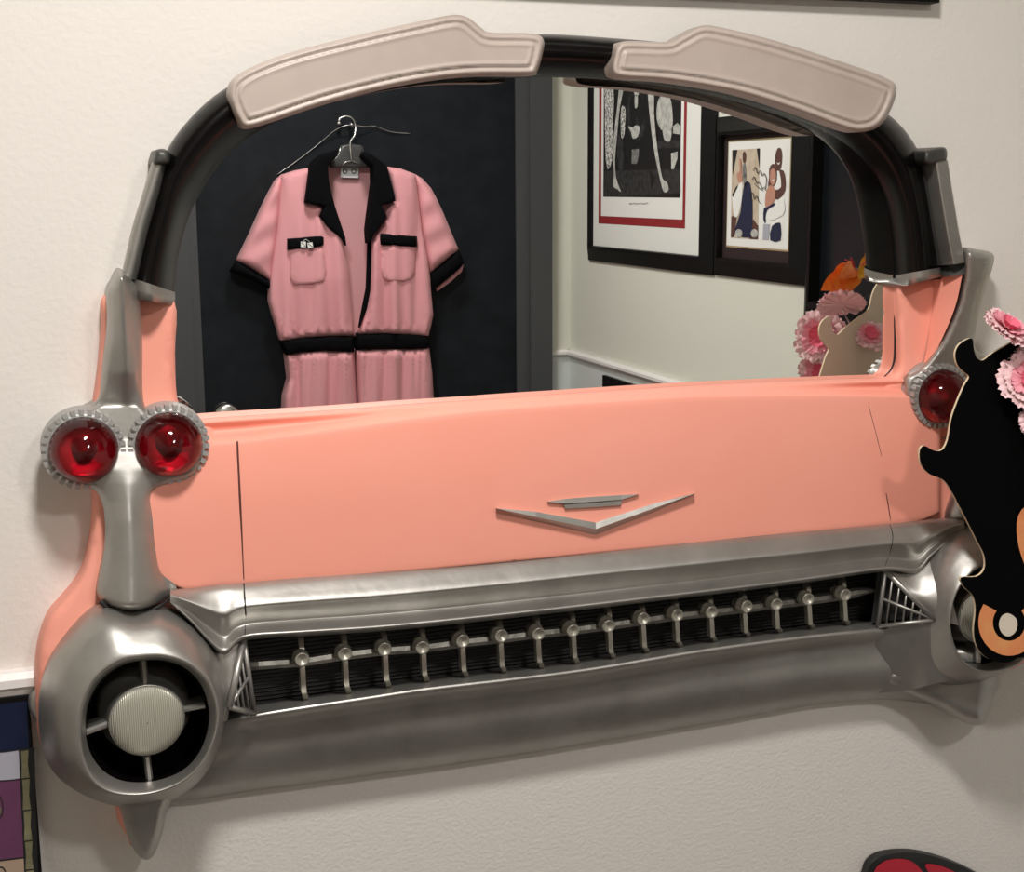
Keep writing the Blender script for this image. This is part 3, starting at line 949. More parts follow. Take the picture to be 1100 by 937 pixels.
# flat cheeks between bullet and grille
mb = MB()
loft(mb, [[(228, 700, 0.070), (234, 725, 0.076), (234, 745, 0.080), (230, 775, 0.080)], [(240, 702, 0.078), (247, 725, 0.084), (245, 745, 0.088), (239, 775, 0.088)], [(262, 687, 0.074), (258, 715, 0.080), (250, 745, 0.090), (244, 775, 0.086)]], 'silver', nu=4, nv=3)
mb.build('grille_cheek', car)
mb = MB()
loft(mb, [[(951, 613, 0.074), (970, 631, 0.086), (988, 648, 0.096), (1006, 668, 0.105)], [(983, 614, 0.078), (990, 628, 0.090), (1000, 645, 0.104), (1014, 668, 0.110)], [(1034, 572, 0.076), (1020, 610, 0.10), (1022, 640, 0.112), (1030, 672, 0.115)]], 'silver', nu=4, nv=4)
# lower cheek below the triangle
loft(mb, [[(938, 681, 0.062), (965, 671, 0.080), (985, 668, 0.092), (1006, 667, 0.104)], [(934, 707, 0.044), (972, 702, 0.070), (996, 700, 0.090), (1022, 700, 0.110)], [(936, 745, 0.026), (975, 742, 0.050), (1002, 735, 0.080), (1040, 728, 0.10)]], 'silver', nu=4, nv=4)
tag(mb.build('grille_cheek', car), 'silver cheek right of the grille')
mb = MB()
loft(mb, [[(939, 608, 0.022), (939, 640, 0.022), (939, 678, 0.022)], [(950, 612, 0.072), (947, 642, 0.070), (943, 674, 0.068)]], 'silver_dk', nu=3, nv=2)
mb.build('grille_end_plate', car)

# ================================================================== JUMPSUIT ON THE DOOR
DK = 0.024   # door leaf face
suit = empty('jumpsuit', M(380, 300, 0.10), 'pink short-sleeved jumpsuit with black collar, belt and cuffs hanging on the charcoal door', 'jumpsuit')
OUTM = (0, 1, 0)


def fold(x, y, amp=1.0):
    w = lerp(y, [180, 230, 300, 335, 358, 376, 395, 440], [0.35, 0.6, 0.8, 1.1, 1.4, 1.2, 1.1, 1.0])
    def rg(c, k, sl=0.0): return math.exp(-((x - c - sl * (y - 300)) / k) ** 2)
    s = 0.45 * math.sin(x * 0.33 + 0.6 * math.sin(y * 0.03)) + 0.5 * math.sin(x * 0.17 + 1.3 + y * 0.012)
    s += 1.3 * rg(341, 4, -0.03) - 1.2 * rg(352, 4, 0.02) + 1.1 * rg(365, 4.5, 0.05) - 1.0 * rg(312, 5, 0.08) + 1.0 * rg(322, 4, 0.02)
    s += 1.3 * rg(424, 4, 0.02) - 1.2 * rg(415, 4, -0.03) + 1.1 * rg(438, 4, 0.04) - 1.3 * rg(447, 3.5, -0.03) + 0.9 * rg(402, 4, -0.04)
    if y > 335: s += 0.8 * math.sin(x * 0.95 + y * 0.02) * lerp(y, [335, 360, 378, 420], [0, 0.9, 0.7, 0.2])
    return 0.0085 * amp * w * s


def piece(name, pts, H, base, r, m, back=0.05, step=4.0, label=None, sm=0, extra_mb=None):
    mb = MB()
    relief(mb, pts, H, base, r, m, P=M, step=step, back=back, smooth_outline=sm, out=OUTM)
    o = mb.build(name, suit)
    if label: o['label'] = label
    return o


# inside of the back
piece('back_panel', [(335, 182), (352, 177), (366, 176), (386, 176), (402, 177), (416, 182), (440, 240), (440, 362), (320, 362), (320, 240)], lambda x, y: 0.055, 0.050, 6, 'pink_in', back=0.035, label='dusty pink inside of the back')
# fronts
chest = lambda x, y: 0.105 + 0.028 * math.cos((x - 380) / 90 * PI / 2) * lerp(y, [178, 210, 300, 362, 440], [0.1, 0.7, 1, 0.55, 0.9]) + fold(x, y)
LEFT = [(334, 180), (318, 183), (303, 188), (300, 215), (297, 250), (292, 285), (290, 303), (289.5, 324), (293, 338), (297, 350), (302, 367), (325, 364), (350, 362), (380, 361), (378.5, 340), (377, 320), (375, 290), (371.5, 259), (368, 252), (346, 232), (350, 222), (330, 215)]
piece('front_panel', LEFT, chest, 0.085, 7, 'pink_cloth')
RIGHT = [(416, 179), (430, 181), (446, 187), (450, 215), (454, 250), (460, 280), (462.5, 300), (463, 312), (465.5, 338), (463, 350), (460, 362), (440, 360), (415, 359), (385, 359.5), (390, 345), (394.5, 330), (397.5, 312), (398.5, 290), (398.5, 258), (402, 252), (414, 233), (411, 221), (424, 214)]
piece('front_panel', RIGHT, chest, 0.085, 7, 'pink_cloth')
# black facing inside the right edge
piece('facing', [(395, 252), (399.5, 256), (399, 290), (398, 312), (394, 332), (386.5, 352), (385, 352), (388, 335), (393, 310), (394, 285)], lambda x, y: 0.098, 0.096, 2, 'black_cloth', back=0.09)
# sleeves
slv = lambda x, y: 0.092 + 0.020 * math.sin((x + y) * 0.045) + 0.006 * math.sin(x * 0.23 - y * 0.11)
piece('sleeve', [(304, 187), (296, 194), (289, 207), (281, 223), (268, 252), (254.5, 280), (272, 290), (292, 303.5), (294, 285), (298.5, 250), (302, 215)], lambda x, y: 0.088 + 0.016 * math.sin((x - 250) / 50 * 2.6) + 0.004 * math.sin(y * .2 + x * .1), 0.06, 8, 'pink_cloth', back=0.035, sm=0)
piece('sleeve', [(445, 186.5), (454, 192), (463, 202), (470, 215), (476, 228), (485, 250), (493, 269), (478, 281), (462, 295), (458, 275), (453, 250), (449, 215)], lambda x, y: 0.088 + 0.016 * math.sin((x - 445) / 50 * 2.6) + 0.004 * math.sin(y * .2 + x * .1), 0.06, 8, 'pink_cloth', back=0.035)
piece('cuff', [(254.5, 279.5), (247, 292), (268, 300), (291.5, 312), (292.5, 303), (272, 289.5)], lambda x, y: 0.098, 0.062, 6, 'black_cloth', back=0.04, label='black sleeve cuff')
piece('cuff', [(493, 268.5), (499, 283), (484, 297), (468, 309), (463.5, 312), (461.5, 295), (478, 281)], lambda x, y: 0.100, 0.075, 6, 'black_cloth', back=0.06, label='black sleeve cuff')
piece('sleeve_lining', [(468, 309), (484, 296), (498, 284), (496, 292), (484, 303), (470, 313)], lambda x, y: 0.060, 0.05, 3, 'pink_cloth', back=0.04, label='pink inside of the sleeve opening')
# collar and lapels
cl = lambda x, y: 0.146 + 0.004 * math.sin(x * 0.12)
piece('collar', [(334, 180), (337, 173.5), (347, 165.5), (358, 162.5), (363, 167), (356, 174), (352.5, 178), (353, 192), (356, 207), (360, 222), (366, 240), (371, 255), (372, 264), (366, 255), (355, 246), (344.5, 232.5), (349.5, 221.5), (328, 218)], cl, 0.138, 3, 'black_cloth', back=0.09, step=4, label='black collar and lapel')
piece('collar', [(416, 179), (409, 173), (399, 166), (392, 163), (390, 168), (396, 175), (401, 180), (401.5, 196), (399, 215), (397, 230), (395, 247), (396, 262), (402, 252), (415.5, 232.5), (410.5, 220.5), (425, 216)], cl, 0.138, 3, 'black_cloth', back=0.09, step=4, label='black collar and lapel')
piece('collar_stand', [(350, 168), (358, 162), (375, 159), (392, 163), (401, 170), (401, 179), (386, 177.5), (366, 177.5), (352, 179)], lambda x, y: 0.068, 0.062, 3, 'black_cloth', back=0.045, label='black back of the collar')
# neck tag
mb = MB()
mb.box(M(375.5, 184.5, 0.066), (0.052, 0.003, 0.034), 'tag', Matrix.Rotation(0.03, 3, 'Y'))
for cx_ in (370.5, 380):
    q = M(cx_, 184, 0.0682)
    lathe(mb, q, [(0.0075, 0), (0.0075, 0.0006), (0.005, 0.0006), (0.005, 0)], 'ink_dark', 12, (0, 1, 0))
mb.build('neck_tag', suit)['label'] = 'white neck tag'
# pockets
pk = lambda x, y: chest(x, y) - fold(x, y) * 0.4 + 0.008
pl = lambda x, y: chest(x, y) - fold(x, y) * 0.8 + 0.018
piece('chest_pocket', [(311, 266), (348, 264), (352, 298), (347, 305), (315.5, 307.5), (311, 300)], pk, 0.105, 2.5, 'pink_cloth', back=0.09)
piece('chest_pocket', [(409, 262), (447, 264), (446, 296), (438, 303.5), (414, 303), (408, 294)], pk, 0.105, 2.5, 'pink_cloth', back=0.09)
b1 = piece('pocket_band', [(308.6, 256.5), (348, 253), (348, 265), (308.6, 268.5)], pl, 0.115, 2, 'black_cloth', back=0.09, label='black pocket band with two embroidered dice')
piece('pocket_band', [(408, 250.5), (448, 254), (448, 265.5), (408, 263)], pl, 0.115, 2, 'black_cloth', back=0.09, label='plain black pocket band')
mb = MB()
for cx_, cy_, rt in ((325.8, 262.6, 0.05), (333.2, 263.6, -0.15)):
    q = Vector(M(cx_, cy_, pl(cx_, cy_) + 0.002)); rm = Matrix.Rotation(rt, 3, 'Y')
    mb.box(q, (0.0145, 0.002, 0.0155), 'white', rm)
    for dx, dz in ((-.004, .004), (.004, -.004), (0, 0)):
        mb.box(q + rm @ Vector((dx, 0.0013, dz)), (0.003, 0.001, 0.003), 'ink_black', rm)
tube(mb, [M(326, 259, pl(329, 260) + 0.003), M(328.5, 257, pl(329, 260) + 0.003), M(333, 260, pl(329, 260) + 0.003)], 0.0007, 'white', 5)
o = mb.build('embroidered_dice', b1); o['label'] = 'two small white dice'
# belt
bt = lambda x, y: chest(x, y) + 0.004 - fold(x, y) * 0.8
piece('belt', [(301.5, 366), (325, 362.5), (350, 361), (379.5, 361), (380.5, 378), (350, 376.5), (325, 378), (307, 381.5)], bt, 0.09, 4, 'black_cloth', back=0.06, label='black waistband, left half')
piece('belt', [(384.5, 358.5), (415, 358.5), (440, 359.5), (460.5, 361), (460.5, 374), (440, 375), (415, 374.5), (383, 376)], bt, 0.09, 4, 'black_cloth', back=0.06, label='black waistband, right half')
# trousers run down behind the hood line to the ankles
leg = lambda x, y: 0.10 + 0.026 * math.cos((x - 384) / 95 * PI / 2) + fold(x, y, 1.25)
piece('trouser_leg', [(307, 381), (325, 377.5), (350, 376), (380.5, 377.5), (383.5, 432), (386, 470), (380, 560), (372, 660), (300, 660), (300, 560), (303, 470), (305, 426), (310, 408)], leg, 0.07, 9, 'pink_cloth', back=0.03, step=3)
piece('trouser_leg', [(382.5, 375.5), (415, 374), (440, 374.5), (461, 373.5), (464.5, 402), (466, 430), (470, 470), (474, 560), (476, 660), (402, 660), (394, 560), (387, 470), (384.5, 432)], leg, 0.07, 9, 'pink_cloth', back=0.03, step=3)

# hanger
hg = empty('clothes_hanger', M(377, 150, 0.06), 'black plastic hanger with a bright wire hook holding the pink jumpsuit', 'clothes hanger')
mb = MB()
relief(mb, [(366.5, 156), (377, 154.5), (388, 156), (391, 166), (399, 176), (399, 180), (354, 180), (354, 175), (363.5, 166)], lambda x, y: 0.090, 0.084, 2, 'blk_plastic', P=M, step=4, back=0.074, smooth_outline=0, out=OUTM)
tube(mb, [M(366, 157, 0.091), M(364.5, 165, 0.091), M(360, 171, 0.091), M(354, 175, 0.091)], 0.0016, 'wire', 6)
tube(mb, [M(389, 157, 0.091), M(391, 165, 0.091), M(395, 172, 0.091), M(399, 176, 0.091)], 0.001, 'jamb', 6)
mb.build('hanger_neck', hg)['label'] = 'black plastic neck'
mb = MB()
hk = cr([(364, 132, 0.05), (364.5, 128, 0.05), (368, 125.8, 0.05), (373.5, 125, 0.055), (379, 128, 0.065), (381.7, 135, 0.08), (381, 145, 0.092), (376.5, 152, 0.094), (376.5, 162, 0.094), (377.5, 172.5, 0.094)], 5)
tube(mb, [M(*p) for p in hk], 0.0032, 'wire', 8)
lathe(mb, M(364, 132.5, 0.05), [(0.0, 0.006), (0.005, 0.004), (0.006, 0), (0.005, -0.004), (0, -0.006)], 'wire', 12)
tube(mb, [M(366, 178, 0.094), M(371, 174.5, 0.094), M(377.5, 172.5, 0.094), (M(383, 174.5, 0.094)), M(388, 177, 0.094)], 0.0018, 'wire', 6)
mb.build('hanger_hook', hg)['label'] = 'bright wire hook'
mb = MB()
c = M(374.3, 134.5, DK)
lathe(mb, (c[0], RY + DK, c[2]), [(0.0035, 0), (0.0035, 0.035), (0.0065, 0.036), (0.0065, 0.041), (0.0005, 0.043)], 'wire', 14, (0, 1, 0))
tag(mb.build('hook_nail'), 'small bright nail in the charcoal door inside the hanger hook', 'nail')
mb = MB()
tube(mb, [M(*p) for p in cr([(297, 188, DK + 0.003), (320, 172, DK + 0.006), (343, 154, DK + 0.008), (360, 140, DK + 0.02), (374, 134.5, DK + 0.03), (392, 136, DK + 0.02), (402, 135.5, DK + 0.01), (420, 141.5, DK + 0.008), (441, 143.5, DK + 0.003)], 6)], 0.0014, 'wire', 6)
tag(mb.build('hanging_wire'), 'thin pale wire slung over the nail on the charcoal door', 'wire')

# ================================================================== PICTURES ON THE RIGHT WALL
def side_frame(y0, y1, z0, z1, w, depth, parent, m='frame', name='frame_moulding'):
    mb = MB()
    x = XS - 0.001
    prof = [(0, 0), (0, depth * 0.25), (w * 0.3, depth * 0.5), (w * 0.8, depth), (w * 0.96, depth), (w, 0.0)]
    vs = []
    for (yy, zz, sy, sz) in ((y0, z0, 1, 1), (y1, z0, -1, 1), (y1, z1, -1, -1), (y0, z1, 1, -1)):
        for a, d in prof:
            vs.append((x - d, yy + sy * a, zz + sz * a))
    n = len(prof)
    f = []
    for k in range(4):
        for i in range(n - 1):
            a = k * n + i; b = ((k + 1) % 4) * n + i
            f.append((a, a + 1, b + 1, b))
    mb.add(vs, f, m, False)
    return mb.build(name, parent)


# --- large print
zb = S(632, 279, 0.0)[2]
ya = S(634, 278, 0.0)[1]; yb_ = S(768.5, 290, 0.0)[1]
pc = empty('framed_print', (XS, (ya + yb_) / 2, zb), 'large black frame with a black and white photo bordered in red, next to the door', 'framed picture', 'framed pictures on the ivory wall')
side_frame(ya, yb_, zb, 2.30, 0.046, 0.024, pc)['label'] = 'wide black moulding'


def SR(px, py, h): return S(px, py, h)
mb = MB()
d0 = 0.009
x0 = XS - d0
mb.add([(x0, ya + 0.02, zb + 0.03), (x0, yb_ - 0.02, zb + 0.03), (x0, yb_ - 0.02, 2.28), (x0, ya + 0.02, 2.28)], [(0, 1, 2, 3)], 'mat_cream', False)
zt = 2.16
def yz(px, py): p = S(px, py, d0); return p[1], p[2]
def sheet(mb, pts, m, lift, P_=None):
    poly(mb, pts, m, S, d0 + lift)
def rect_yz(mb, y0, y1, z0, z1, m, lift):
    x = XS - d0 - lift
    mb.add([(x, y0, z0), (x, y1, z0), (x, y1, z1), (x, y0, z1)], [(0, 1, 2, 3)], m, False)
yl, zl = yz(643, 240); yr, zr = yz(736, 241.5)
rect_yz(mb, yl, yr, zl, zt + 0.02, 'red', 0.0006)
y2, z2 = yz(646, 232); y3, _ = yz(733.5, 232)
rect_yz(mb, y2, y3, z2, zt, 'white', 0.0010)
y4, z4 = yz(648.5, 211.5); y5, _ = yz(731, 208.5)
rect_yz(mb, y4, y5, z4, zt - 0.03, 'ink_black', 0.0014)
c_ = lambda x, y: (620 + x / 5.2, 80 + y / 5.2)          # from an enlarged view of the print
def pp(pts, m, lift, n=3): poly(mb, [c_(*p) for p in pts], m, S, d0 + lift, n)
pp([(155, 540), (575, 528), (578, 664), (150, 682)], 'ink_dark', 0.0018, 0)
pp([(155, -120), (185, -120), (205, 60), (200, 300), (195, 480), (160, 480)], 'ink_speck', 0.0018)
pp([(245, 190), (265, 180), (270, 240), (262, 340), (246, 345)], 'ink_speck', 0.0018)
pp([(285, 130), (310, 110), (350, 110), (372, 150), (378, 300), (350, 360), (300, 350), (282, 280)], 'ink_dark', 0.0018)
pp([(316, 70), (328, 56), (345, 62), (348, 90), (338, 120), (322, 115)], 'ink_light', 0.0022)
pp([(318, 82), (345, 82), (345, 92), (318, 92)], 'ink_black', 0.0026, 0)
pp([(322, 120), (338, 122), (336, 180), (322, 184)], 'ink_light', 0.0022)
pp([(285, 290), (310, 295), (325, 285), (348, 292), (340, 345), (312, 358), (300, 320)], 'ink_light', 0.0026)
pp([(465, 75), (480, 62), (490, 75), (488, 105), (474, 110)], 'ink_light', 0.0022)
pp([(292, 150), (312, 120), (322, 122), (330, 190), (338, 122), (352, 118), (370, 150), (376, 240), (350, 290), (330, 230), (322, 290), (300, 280)], 'ink_black', 0.0021)
pp([(448, 160), (470, 118), (500, 115), (525, 150), (535, 260), (522, 315), (500, 300), (470, 310), (445, 250)], 'ink_light', 0.0020)
pp([(480, 300), (525, 300), (520, 370), (492, 370), (482, 345)], 'ink_light', 0.0022)
pp([(440, 375), (578, 365), (578, 410), (440, 415)], 'ink_dark', 0.0018, 0)
pp([(535, 290), (560, 270), (578, 290), (575, 335), (535, 330)], 'ink_light', 0.0024, 0)
pp([(525, 440), (560, 430), (560, 470), (540, 530), (526, 528)], 'ink_light', 0.0024, 0)
pp([(225, 340), (255, 370), (262, 480), (248, 540), (228, 500)], 'ink_dark', 0.0020)
pp([(305, 420), (345, 415), (342, 470), (332, 500), (304, 498)], 'ink_grey', 0.0020, 0)
pp([(258, -100), (272, -60), (262, 60), (238, 190), (224, 330), (212, 470), (215, 560), (228, 610), (244, 655), (222, 640), (198, 620), (205, 560), (202, 430), (206, 330), (226, 160), (238, 20)], 'ink_light', 0.0028)
pp([(392, -100), (425, -60), (430, 60), (430, 220), (442, 360), (458, 480), (476, 580), (500, 600), (512, 640), (498, 658), (480, 650), (464, 590), (440, 480), (420, 360), (404, 220), (392, 60)], 'ink_light', 0.0028)
pp([(408, 540), (430, 570), (424, 600), (414, 640), (410, 600)], 'ink_black', 0.0026)
for k in range(9):
    stroke(mb, [c_(290 + k * 12, 718 + (k % 2) * 5), c_(296 + k * 12, 726 - (k % 3) * 4), c_(300 + k * 12, 718)], 0.5, 'ink_grey', S, d0 + 0.0022, 2)
mb.build('print_sheet', pc)['label'] = 'black and white photo of a pair of legs and two men, cream mount, red line'

# --- smaller signed photo
zb2 = zb + 0.002
ya2 = yb_ + 0.002; yb2 = S(868, 305, 0.0)[1]
p2 = empty('framed_photograph', (XS, (ya2 + yb2) / 2, zb2), 'smaller black frame with two colour photos of a couple, right of the large print', 'framed picture', 'framed pictures on the ivory wall')
zt2 = S(766, 126, 0.02)[2]
side_frame(ya2 + 0.003, yb2, zb2, zt2, 0.046, 0.024, p2)['label'] = 'black moulding'
mb = MB()
rect_yz(mb, ya2 + 0.02, yb2 - 0.02, zb2 + 0.02, zt2 - 0.02, 'mat_dark', 0.0)
pa = S(783, 153, d0); pb = S(848.5, 148, d0); pd = S(781, 263.5, d0)
gy0, gy1, gz0, gz1 = pd[1], S(846.5, 267, d0)[1], pd[2], pa[2]
rect_yz(mb, gy0 - 0.004, gy1 + 0.004, gz0 - 0.004, gz1 + 0.004, 'gold', 0.0006)
rect_yz(mb, gy0, gy1, gz0, gz1, 'white', 0.0010)
e_ = lambda x, y: (760 + x / 5.208, 120 + y / 5.205)
def qq(pts, m, lift, n=0): poly(mb, [e_(*p) for p in pts], m, S, d0 + lift, n)
qq([(137, 215), (292, 205), (282, 715), (130, 705)], 'ink_beige', 0.0014)
qq([(140, 215), (168, 213), (140, 360)], 'ink_black', 0.0018)
qq([(275, 207), (293, 205), (291, 320)], 'ink_black', 0.0018)
qq([(133, 585), (165, 580), (150, 700), (130, 704)], 'ink_brown', 0.0018)
qq([(255, 600), (284, 640), (282, 714), (235, 712)], 'ink_brown', 0.0018)
qq([(205, 405), (238, 400), (252, 520), (250, 640), (240, 705), (160, 690), (152, 660), (185, 560)], 'ink_navy', 0.0022, 2)
qq([(196, 300), (212, 292), (216, 350), (216, 410), (203, 410), (198, 350)], 'ink_grey', 0.0022, 2)
qq([(197, 235), (206, 222), (215, 238), (213, 275), (204, 288), (197, 270)], 'ink_brown', 0.0026, 2)
qq([(178, 270), (186, 262), (190, 290), (190, 330), (196, 380), (180, 400), (165, 370), (166, 345), (180, 330)], 'ink_skin', 0.0026, 2)
qq([(140, 460), (175, 410), (190, 385), (196, 420), (190, 500), (172, 580), (150, 585), (140, 520)], 'white', 0.0024, 2)
qq([(137, 465), (160, 420), (172, 408), (168, 425), (142, 478)], 'ink_black', 0.0026)
for cx_, cy_ in ((175, 680), (262, 680)):
    qq([(cx_ + 20 * math.cos(a), cy_ + 24 * math.sin(a)) for a in np.linspace(0, 2 * PI, 9)[:-1]], 'ink_light', 0.0026, 2)
qq([(312, 210), (445, 198), (420, 722), (305, 718)], 'white', 0.0014)
qq([(378, 250), (392, 205), (412, 208), (418, 250), (412, 310), (396, 335), (380, 310)], 'ink_brown', 0.0022, 2)
qq([(400, 335), (425, 330), (436, 380), (434, 440), (410, 480), (380, 490), (376, 440), (410, 425)], 'ink_brown', 0.0022, 2)
qq([(382, 345), (402, 335), (412, 420), (380, 430)], 'white', 0.0024, 2)
qq([(345, 320), (362, 292), (384, 302), (390, 350), (384, 400), (360, 420), (338, 420), (344, 370)], 'ink_brown', 0.0024, 2)
qq([(352, 330), (368, 318), (382, 335), (382, 385), (366, 412), (350, 390)], 'ink_skin', 0.0028, 2)
qq([(356, 376), (366, 384), (376, 374), (368, 392)], 'white', 0.0031, 0)
qq([(386, 282), (398, 288), (408, 280), (398, 298)], 'white', 0.0026, 0)
qq([(330, 440), (352, 410), (376, 430), (378, 480), (350, 540), (325, 540), (322, 490)], 'ink_skin', 0.0026, 2)
qq([(315, 540), (330, 535), (372, 510), (372, 528), (335, 550), (325, 600), (322, 625), (312, 600)], 'ink_navy', 0.0028, 2)
qq([(335, 555), (375, 520), (410, 480), (432, 520), (420, 580), (330, 612)], 'white', 0.0026, 2)
qq([(360, 640), (400, 620), (410, 640), (408, 720), (350, 718)], 'ink_navy', 0.0024, 2)
qq([(312, 628), (350, 630), (342, 716), (308, 715)], 'poster_grey', 0.0022, 0)
MT_line = 'ink_black'
for s_ in ([(255, 330), (268, 310), (280, 345), (296, 330), (305, 358), (318, 345)], [(250, 380), (262, 365), (275, 400), (290, 395), (305, 430), (320, 420)], [(262, 400), (285, 425), (310, 440)], [(240, 460), (255, 455), (262, 490), (275, 470), (285, 500), (300, 515)], [(238, 455), (250, 500)], [(318, 345), (330, 380), (322, 440)]):
    stroke(mb, [e_(*p) for p in s_], 0.7, MT_line, S, d0 + 0.0034, 4)
mb.build('print_sheet', p2)['label'] = 'two colour photos with a handwritten signature on a plum mount'

# --- tall dark glazed picture
p3y0 = yb2 + 0.002
zb3 = S(875, 352, 0.01)[2]
p3 = empty('dark_framed_poster', (XS, (p3y0 - 0.62) / 2, zb3), 'tall black frame with a dark glazed poster, nearest to the pink flowers', 'framed picture', 'framed pictures on the ivory wall')
side_frame(p3y0, -0.55, zb3, 2.25, 0.06, 0.034, p3)['label'] = 'black moulding'
mb = MB()
rect_yz(mb, p3y0 + 0.02, -0.57, zb3 + 0.02, 2.23, 'glass_dark', 0.0)
mb.build('glazed_poster', p3)['label'] = 'dark glazed poster'
# --- small dark photo under the rail
q0 = S(648, 403, 0.012)
mb = MB()
mb.box((XS - 0.009, q0[1] + 0.25, q0[2] - 0.2), (0.012, 0.5, 0.4), 'frame')
x = XS - 0.0156
mb.add([(x, q0[1] + 0.16, q0[2] - 0.30), (x, q0[1] + 0.34, q0[2] - 0.30), (x, q0[1] + 0.30, q0[2] - 0.05), (x, q0[1] + 0.2, q0[2] - 0.012), (x, q0[1] + 0.12, q0[2] - 0.04)], [(0, 1, 2, 3, 4)], 'ink_speck', False)
tag(mb.build('small_photo_plaque', origin=(XS, q0[1] + 0.25, q0[2] - 0.2)), 'dark unframed photo plaque below the thin rail, under the large red-bordered print', 'photo plaque', 'framed pictures on the ivory wall')

# ================================================================== THINGS ON THE MIRROR WALL
# picture above, only its lower edge in view
a = W(1009, 3, 0.018); b_ = W(800, -6, 0.018)
pt = empty('upper_picture_frame', (a[0] - 0.3, 0, a[2]), 'black picture frame hung above the right visor, only its lower edge showing', 'framed picture')
mb = MB()
x1, z1 = a[0], a[2]
vs = []
prof = [(0, 0.0), (0, 0.018), (0.018, 0.022), (0.025, 0.012), (0.025, 0.002)]
for (xx, zz, sx, sz) in ((x1 - 0.6, z1, 1, 1), (x1, z1, -1, 1), (x1, z1 + 0.45, -1, -1), (x1 - 0.6, z1 + 0.45, 1, -1)):
    for a_, d in prof: vs.append((xx + sx * a_, -d - 0.0005, zz + sz * a_))
f = []
for k in range(4):
    for i in range(4):
        p = k * 5 + i; q = ((k + 1) % 4) * 5 + i
        f.append((p, p + 1, q + 1, q))
mb.add(vs, f, 'frame', False)
mb.build('frame_moulding', pt)
mb = MB(); mb.box((x1 - 0.3, -0.004, z1 + 0.225), (0.56, 0.004, 0.41), 'mat_cream'); mb.build('mount_board', pt)

# poster, bottom left: on a thin black board
mb = MB()
A_ = W(37, 748, 0.010); B_ = W(46, 937, 0.010)
zt_ = A_[2] + 0.003; x1 = B_[0] - 0.001
xw = x1 - 0.42
ps = empty('tiki_poster', (x1 - 0.2, 0, zt_ - 0.5), 'navy and purple poster with a drawn bamboo edge, below the chair rail', 'poster')
mb.box(((x1 + xw) / 2, -0.006, zt_ - 0.25), (x1 - xw, 0.011, 0.5), 'frame')
bm_ = mb.build('poster_frame', ps, bevel=0.001)
mb = MB()
hp = 0.0122
def wp(pts, m, l, n=0): poly(mb, pts, m, W, hp + l, n)
def clipx(pts): return pts
wp([(-60, 765), (29, 753), (31, 806), (20, 806), (-60, 812)], 'poster_navy', 0)
wp([(-60, 812), (22, 806), (23, 836), (12, 838), (-60, 842)], 'poster_grey', 0.0002)
wp([(-60, 842), (10, 838.5), (25, 836.5), (30, 921), (15, 922.5), (-60, 930)], 'poster_purple', 0.0002)
wp([(-60, 930), (30, 921), (34, 1000), (-60, 1000)], 'poster_sand', 0.0002)
stroke(mb, [(-60, 842), (-20, 840), (10, 838.5), (24, 836.5)], 1.2, 'ink_black', W, hp + 0.0006)
stroke(mb, [(-60, 932), (-10, 926), (14, 923), (30, 921)], 1.6, 'ink_black', W, hp + 0.0006)
stroke(mb, [(-60, 812), (-20, 808), (2, 808), (20, 805.5)], 1.2, 'ink_black', W, hp + 0.0006)
stroke(mb, [(-8, 846), (0, 856), (3, 866), (2, 876), (-2, 881)], 1.1, 'ink_black', W, hp + 0.0006)
stroke(mb, [(-4, 862), (0, 868), (1, 874)], 1.6, 'bamboo', W, hp + 0.0006)
stroke(mb, [(-10, 934), (2, 932), (6, 937)], 1.5, 'ink_black', W, hp + 0.0006)
wp([(20, 805), (37, 803), (43, 1000), (29, 1000)], 'ink_black', 0.0004)
yy = 806
while yy < 990:
    L = 30 + (yy % 7)
    x0_ = 22.5 + (yy - 806) * 0.045
    wp([(x0_, yy + 1), (x0_ + 8, yy), (x0_ + 7.3, yy + L / 2), (x0_ + 9.2, yy + L - 1.5), (x0_ + 0.6, yy + L - 0.5), (x0_ + 1.0, yy + L / 2)], 'bamboo', 0.0009)
    yy += L
mb.build('poster_print', ps)['label'] = 'poster print with bamboo pole'

# red and black board, bottom right
rb = empty('red_wall_plaque', W(985, 960, 0), 'red cut-out board with thick black outline, low on the wall at right', 'wall plaque')
RO = [(930, 940), (936, 926), (950, 918), (975, 915.5), (1000, 919), (1030, 929), (1060, 945), (1085, 970), (1080, 1010), (1030, 1050), (975, 1050), (935, 1010), (926, 968)]
mb = MB()
relief(mb, RO, lambda x, y: 0.014, 0.012, 2, 'ink_black', step=14, back=0.002)
bo = mb.build('plaque_board', rb)
mb = MB()
poly(mb, [(938, 942), (946, 928), (960, 923), (978, 925), (992, 938), (1003, 960), (1000, 1000), (960, 1030), (938, 990)], 'red_paint', W, 0.0150, 4)
poly(mb, [(994, 929), (1012, 931), (1035, 942), (1062, 960), (1070, 985), (1040, 1020), (1012, 1000), (1012, 960), (1002, 944)], 'red_paint', W, 0.0150, 4)
mb.build('red_panels', rb)['label'] = 'crimson painted areas'

# ================================================================== BLACK BOARD WITH FLOWERS
def bh(x, y):
    return 0.147 + 0.0002 * (x - 1040)


